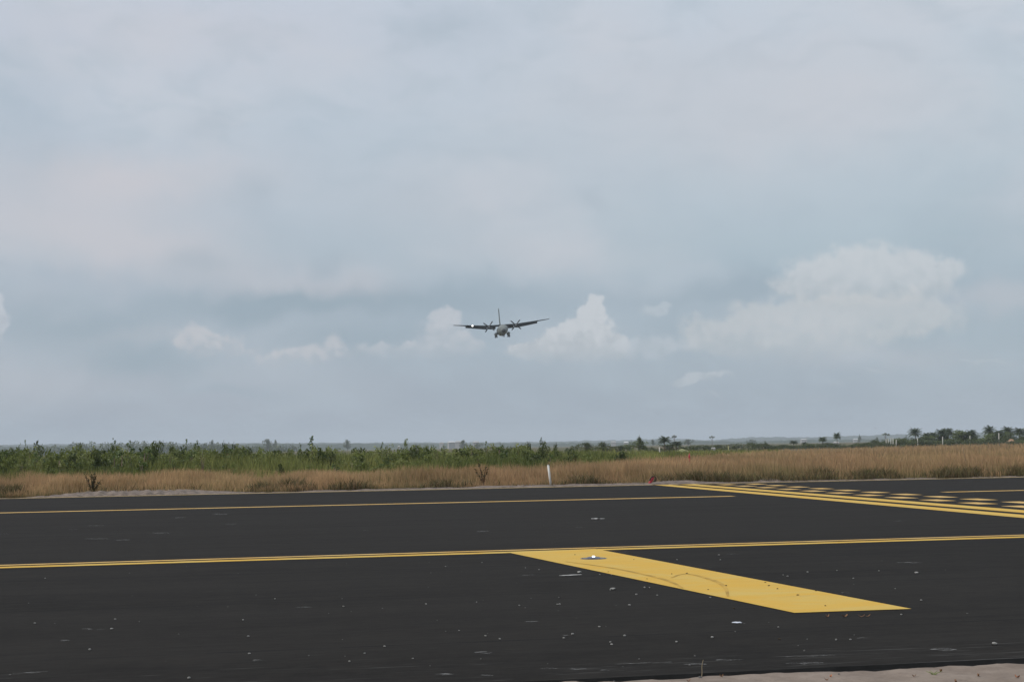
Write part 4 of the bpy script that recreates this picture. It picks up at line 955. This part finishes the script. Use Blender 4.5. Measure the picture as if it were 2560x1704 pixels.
# ------------------------------------------------------------------ aircraft
def camo():
    M = bpy.data.materials.new('camouflage'); M.use_nodes = True; t = NT(M.node_tree); b = t.n['Principled BSDF']
    p = t.node('ShaderNodeTexCoord').outputs['Object']
    c = t.mix(t.ss(t.noise(p, .32, 3, .5), .47, .53), (.19, .21, .205, 1), (.12, .138, .135, 1))
    c = t.mix(t.m('MULTIPLY', t.ss(t.noise(p, 2.5, 4, .6), .4, .7), .2), c, (.08, .08, .07, 1))
    t.l.new(c, b.inputs['Base Color']); b.inputs['Roughness'].default_value = .55; b.inputs['Specular IOR Level'].default_value = .4
    return M
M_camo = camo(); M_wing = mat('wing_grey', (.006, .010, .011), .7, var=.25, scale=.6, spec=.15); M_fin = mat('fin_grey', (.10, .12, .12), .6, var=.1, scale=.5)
M_glass = mat('cockpit_glass', (.02, .025, .03), .12, spec=.8); M_tyreb = mat('tyre', (.015, .015, .015), .8); M_strut = mat('gear_strut', (.30, .31, .31), .4, metal=.3)
M_glint = mat('spinner_glint', (.85, .85, .85), .25, spec=.6)  # white puts the glint on the spinner into its colour
cw = at(1254.8, 812.7, 657)
ac = empty('transport_aircraft', cw, 'grey twin-propeller military transport plane landing with its wheels down', 'aircraft', rot=(R(.8), R(-3.2), R(3.2)))
def loft(name, rings, m_, parent, smooth=True):
    k = len(rings[0]); V = [p for r in rings for p in r]
    Fc = [(i * k + j, i * k + (j + 1) % k, (i + 1) * k + (j + 1) % k, (i + 1) * k + j) for i in range(len(rings) - 1) for j in range(k)]
    Fc += [tuple(range(k))[::-1], tuple((len(rings) - 1) * k + j for j in range(k))]
    o = obj(name, V, Fc, m_, parent, smooth); bm = bmesh.new(); bm.from_mesh(o.data); bmesh.ops.recalc_face_normals(bm, faces=bm.faces); bm.to_mesh(o.data); bm.free(); return o
def ring(y, hw, hh, zc, k=28, xc=0, p_=2.0):
    out = []
    for i in range(k):
        a = 2 * math.pi * i / k; c_, s_ = math.cos(a), math.sin(a)
        out.append((xc + hw * math.copysign(abs(c_) ** (2 / p_), c_), y, zc + hh * math.copysign(abs(s_) ** (2 / p_), s_)))
    return out
# origin = centre of the wing's leading edge; the nose points to -y
fz = -2.05
fus = loft('fuselage', [ring(-11.6, .25, .25, fz - .75), ring(-11.4, .70, .65, fz - .70), ring(-10.9, 1.15, 1.05, fz - .60), ring(-10.0, 1.58, 1.45, fz - .40), ring(-8.8, 1.87, 1.75, fz - .20), ring(-7.2, 2.02, 1.98, fz), ring(-4, 2.06, 2.06, fz), ring(0, 2.06, 2.08, fz), ring(6, 2.06, 2.06, fz), ring(9, 1.95, 1.8, fz + .25), ring(13, 1.45, 1.25, fz + .9), ring(17, .75, .7, fz + 1.7), ring(19.5, .25, .3, fz + 2.2)], M_camo, ac)
V, Fc = [], []
for i in range(5):                                       # cockpit windows, slightly proud of the nose
    a0, a1 = R(-62 + i * 25), R(-62 + i * 25 + 21)
    for a in (a0, a1):
        for (yy, rr, zz) in ((-10.42, 1.36, fz + .20), (-9.60, 1.62, fz + .82)): V.append((math.sin(a) * rr * .93, yy + (1 - math.cos(a)) * 1.1, zz))
    b = 4 * i
o = None
for i in range(5):
    q = V[4 * i:4 * i + 4]; obj('cockpit_window', [tuple(Vector(c_) + Vector((0, -.10, .06))) for c_ in q], [(0, 2, 3, 1)], M_glass, ac)
loft('radome', [ring(-11.95, .06, .06, fz - .92, 20), ring(-11.85, .35, .33, fz - .9, 20), ring(-11.55, .64, .66, fz - .86, 20), ring(-11.1, .90, .92, fz - .78, 20)], mat('radome_shade', (.02, .022, .025), .5), ac)  # real radome; its black also paints in the shading under the nose
def aero(x, y0, ch, th, z, k=14, droop=0):
    pts = []
    for i in range(k + 1):
        c_ = (1 - math.cos(math.pi * i / k)) / 2; t_ = th * ch * (1.48 * math.sqrt(max(c_, 0)) - .63 * c_ - 1.76 * c_ ** 2 + 1.42 * c_ ** 3 - .52 * c_ ** 4) * 1.0
        pts.append((x, y0 + c_ * ch, z + t_ - droop * c_))
    low_ = [(p[0], p[1], 2 * (z - droop * ((p[1] - y0) / ch)) - p[2] * 1.0) for p in pts[1:-1]]
    return pts + low_[::-1]
def wz(x): a = abs(x); return 0 if a < 6.2 else (a - 6.2) * .104
for sg in (-1, 1):
    loft('wing', [aero(sg * x, y0, ch, th, wz(x)) for x, y0, ch, th in ((0, 0, 5.0, .16), (2.3, 0, 5.0, .16), (6.2, .1, 4.8, .16), (14.8, .9, 3.2, .14), (19.6, 1.35, 2.1, .11), (19.95, 1.6, 1.5, .08))], M_wing, ac)
    def flap(x0, x1, nm, drop):
        rr = []
        for x in (x0, x1):
            ch = float(np.interp(x, [0, 6.2, 14.8, 20], [5.0, 4.8, 3.2, 2.1])); y0 = float(np.interp(x, [0, 6.2, 14.8, 20], [0, .1, .9, 1.35])) + ch * .86; c_ = ch * .30; z_ = wz(x) - .16
            rr.append([(sg * x, y0, z_ + .1), (sg * x, y0 + c_ * .75, z_ - c_ * drop), (sg * x, y0 + c_ * .72, z_ - c_ * drop - .06), (sg * x, y0 - .5, z_ - .30)])
        loft(nm, rr, M_wing, ac, False)
    flap(2.45, 5.0, 'flap', .62); flap(6.1, 14.9, 'flap', .62)
    # engine
    ex, ez = sg * 5.54, -.52
    en = empty('engine', (ex, 0, ez)); en.parent = ac
    loft('nacelle', [ring(-3.2, .42, .45, .06, 20), ring(-2.9, .56, .66, -.03, 20), ring(-1.5, .62, .76, -.06, 20), ring(1.2, .62, .72, .0, 20), ring(4.5, .42, .45, .2, 20), ring(6.0, .15, .15, .32, 20)], M_wing, en)
    loft('intake', [ring(-3.05, .34, .20, -.62, 16), ring(-2.6, .40, .28, -.60, 16), ring(-1.0, .30, .24, -.62, 16)], M_black, en)
    loft('spinner', [ring(-3.95, .03, .03, .06, 16), ring(-3.88, .12, .12, .06, 16), ring(-3.65, .24, .24, .06, 16), ring(-3.2, .33, .33, .06, 16)], M_steel, en)
    loft('spinner_glint', [ring(-4.02, .04, .04, .06, 12), ring(-3.99, .11, .11, .06, 12), ring(-3.90, .15, .15, .06, 12)], M_glint, en)  # front of the spinner, its bright glint painted white
    for k in range(4):
        a = R(53 if sg < 0 else 48) + k * math.pi / 2; d = Vector((math.cos(a), 0, math.sin(a))); q = Vector((-d.z, 0, d.x)); rr = []
        for r_, cw_, tw in ((.28, .24, 60), (.8, .42, 40), (1.6, .52, 28), (2.3, .48, 20), (2.75, .30, 15)):
            cc = q * math.cos(R(tw)) * cw_ / 2 + Vector((0, math.sin(R(tw)) * cw_ / 2, 0)); nn = Vector((0, .03, 0)); o_ = d * r_ + Vector((0, -3.45, .06))
            rr.append([tuple(o_ + cc), tuple(o_ + nn), tuple(o_ - cc), tuple(o_ - nn)])
        loft('blade', rr, M_black, en, False)
    # main gear
    loft('gear_fairing', [ring(-1.5, .1, .15, fz - 1.35, 18, sg * 2.45), ring(-.9, .55, .5, fz - 1.38, 18, sg * 2.48), ring(.3, .66, .64, fz - 1.4, 18, sg * 2.55), ring(4.5, .66, .64, fz - 1.4, 18, sg * 2.55), ring(6.5, .2, .25, fz - 1.3, 18, sg * 2.4)], M_camo, ac)
    for yy in (.8, 2.6):
        mg = empty('main_gear', (sg * 2.62, yy, fz - 1.75)); mg.parent = ac
        V, Fc = tube([(0, 0, .2), (0, 0, -.75)], [.11, .09], 10); obj('strut', V, Fc, M_strut, mg, True)
        V, Fc = tube([(-.42, 0, -.72), (.42, 0, -.72)], [.06, .06], 8); obj('axle', V, Fc, M_strut, mg, True)
        for wx in (-.33, .33):
            V, Fc = tube([(wx - .17, 0, -.72), (wx - .13, 0, -.72), (wx + .13, 0, -.72), (wx + .17, 0, -.72)], [.36, .46, .46, .36], 20); obj('wheel', V, Fc, M_tyreb, mg, True)
ng = empty('nose_gear', (0, -8.3, fz - 2.0)); ng.parent = ac
V, Fc = tube([(0, 0, .2), (0, 0, -.95)], [.12, .08], 10); obj('strut', V, Fc, M_strut, ng, True)
for wx in (-.27, .27):
    V, Fc = tube([(wx - .12, 0, -.93), (wx - .09, 0, -.93), (wx + .09, 0, -.93), (wx + .12, 0, -.93)], [.27, .34, .34, .27], 18); obj('wheel', V, Fc, M_tyreb, ng, True)
for sx in (-.48, .48): box_mesh('gear_door', sx - .04, sx + .04, -9.2, -7.4, fz - 2.55, fz - 1.6, M_wing, ac)  # dark doors continue the shading painted under the nose
# fin and tailplane
def finring(z, y0, ch, hw):
    return [(0, y0, z), (hw, y0 + ch * .3, z), (hw * .6, y0 + ch * .7, z), (0, y0 + ch, z), (-hw * .6, y0 + ch * .7, z), (-hw, y0 + ch * .3, z)]
loft('fin', [finring(fz + 1.7, 10.0, 9.0, .26), finring(fz + 3.2, 12.6, 6.8, .26), finring(fz + 9.9, 16.8, 3.6, .19), finring(fz + 10.3, 17.4, 2.6, .12)], M_fin, ac)
for sg in (-1, 1): loft('tailplane', [aero(sg * x, y0, ch, .11, fz + 2.7) for x, y0, ch in ((.2, 15.2, 3.8), (6.6, 16.8, 2.0), (7.2, 17.2, 1.4))], M_wing, ac)
LM = bpy.data.materials.new('landing_lamp'); LM.use_nodes = True; b = LM.node_tree.nodes['Principled BSDF']; b.inputs['Emission Color'].default_value = (1, .98, .94, 1); b.inputs['Emission Strength'].default_value = 2.2
V, Fc = [], []
k = 20; lx = -12.1; ly = .62; lz = wz(lx) - .02
V = [(lx + math.cos(2 * math.pi * i / k) * .36, ly, lz + math.sin(2 * math.pi * i / k) * .34) for i in range(k)] + [(lx + math.cos(2 * math.pi * i / k) * .36, ly - .12, lz + math.sin(2 * math.pi * i / k) * .33) for i in range(k)]
obj('landing_light', V, [(i, k + i, k + (i + 1) % k, (i + 1) % k) for i in range(k)] + [tuple(range(k, 2 * k))], LM, ac)
for sg in (-1, 1):
    V, Fc = tube([(sg * 3.2, -.5, fz - 1.3), (sg * 4.0, -.3, fz - 1.3)], [.03, .02], 6); obj('antenna', V, Fc, M_strut, ac)
# prototypes that were never placed
for lst in protos.values():
    for pr in lst:
        if 'label' not in pr.keys():
            for ch in list(pr.children): bpy.data.objects.remove(ch)
            bpy.data.objects.remove(pr)
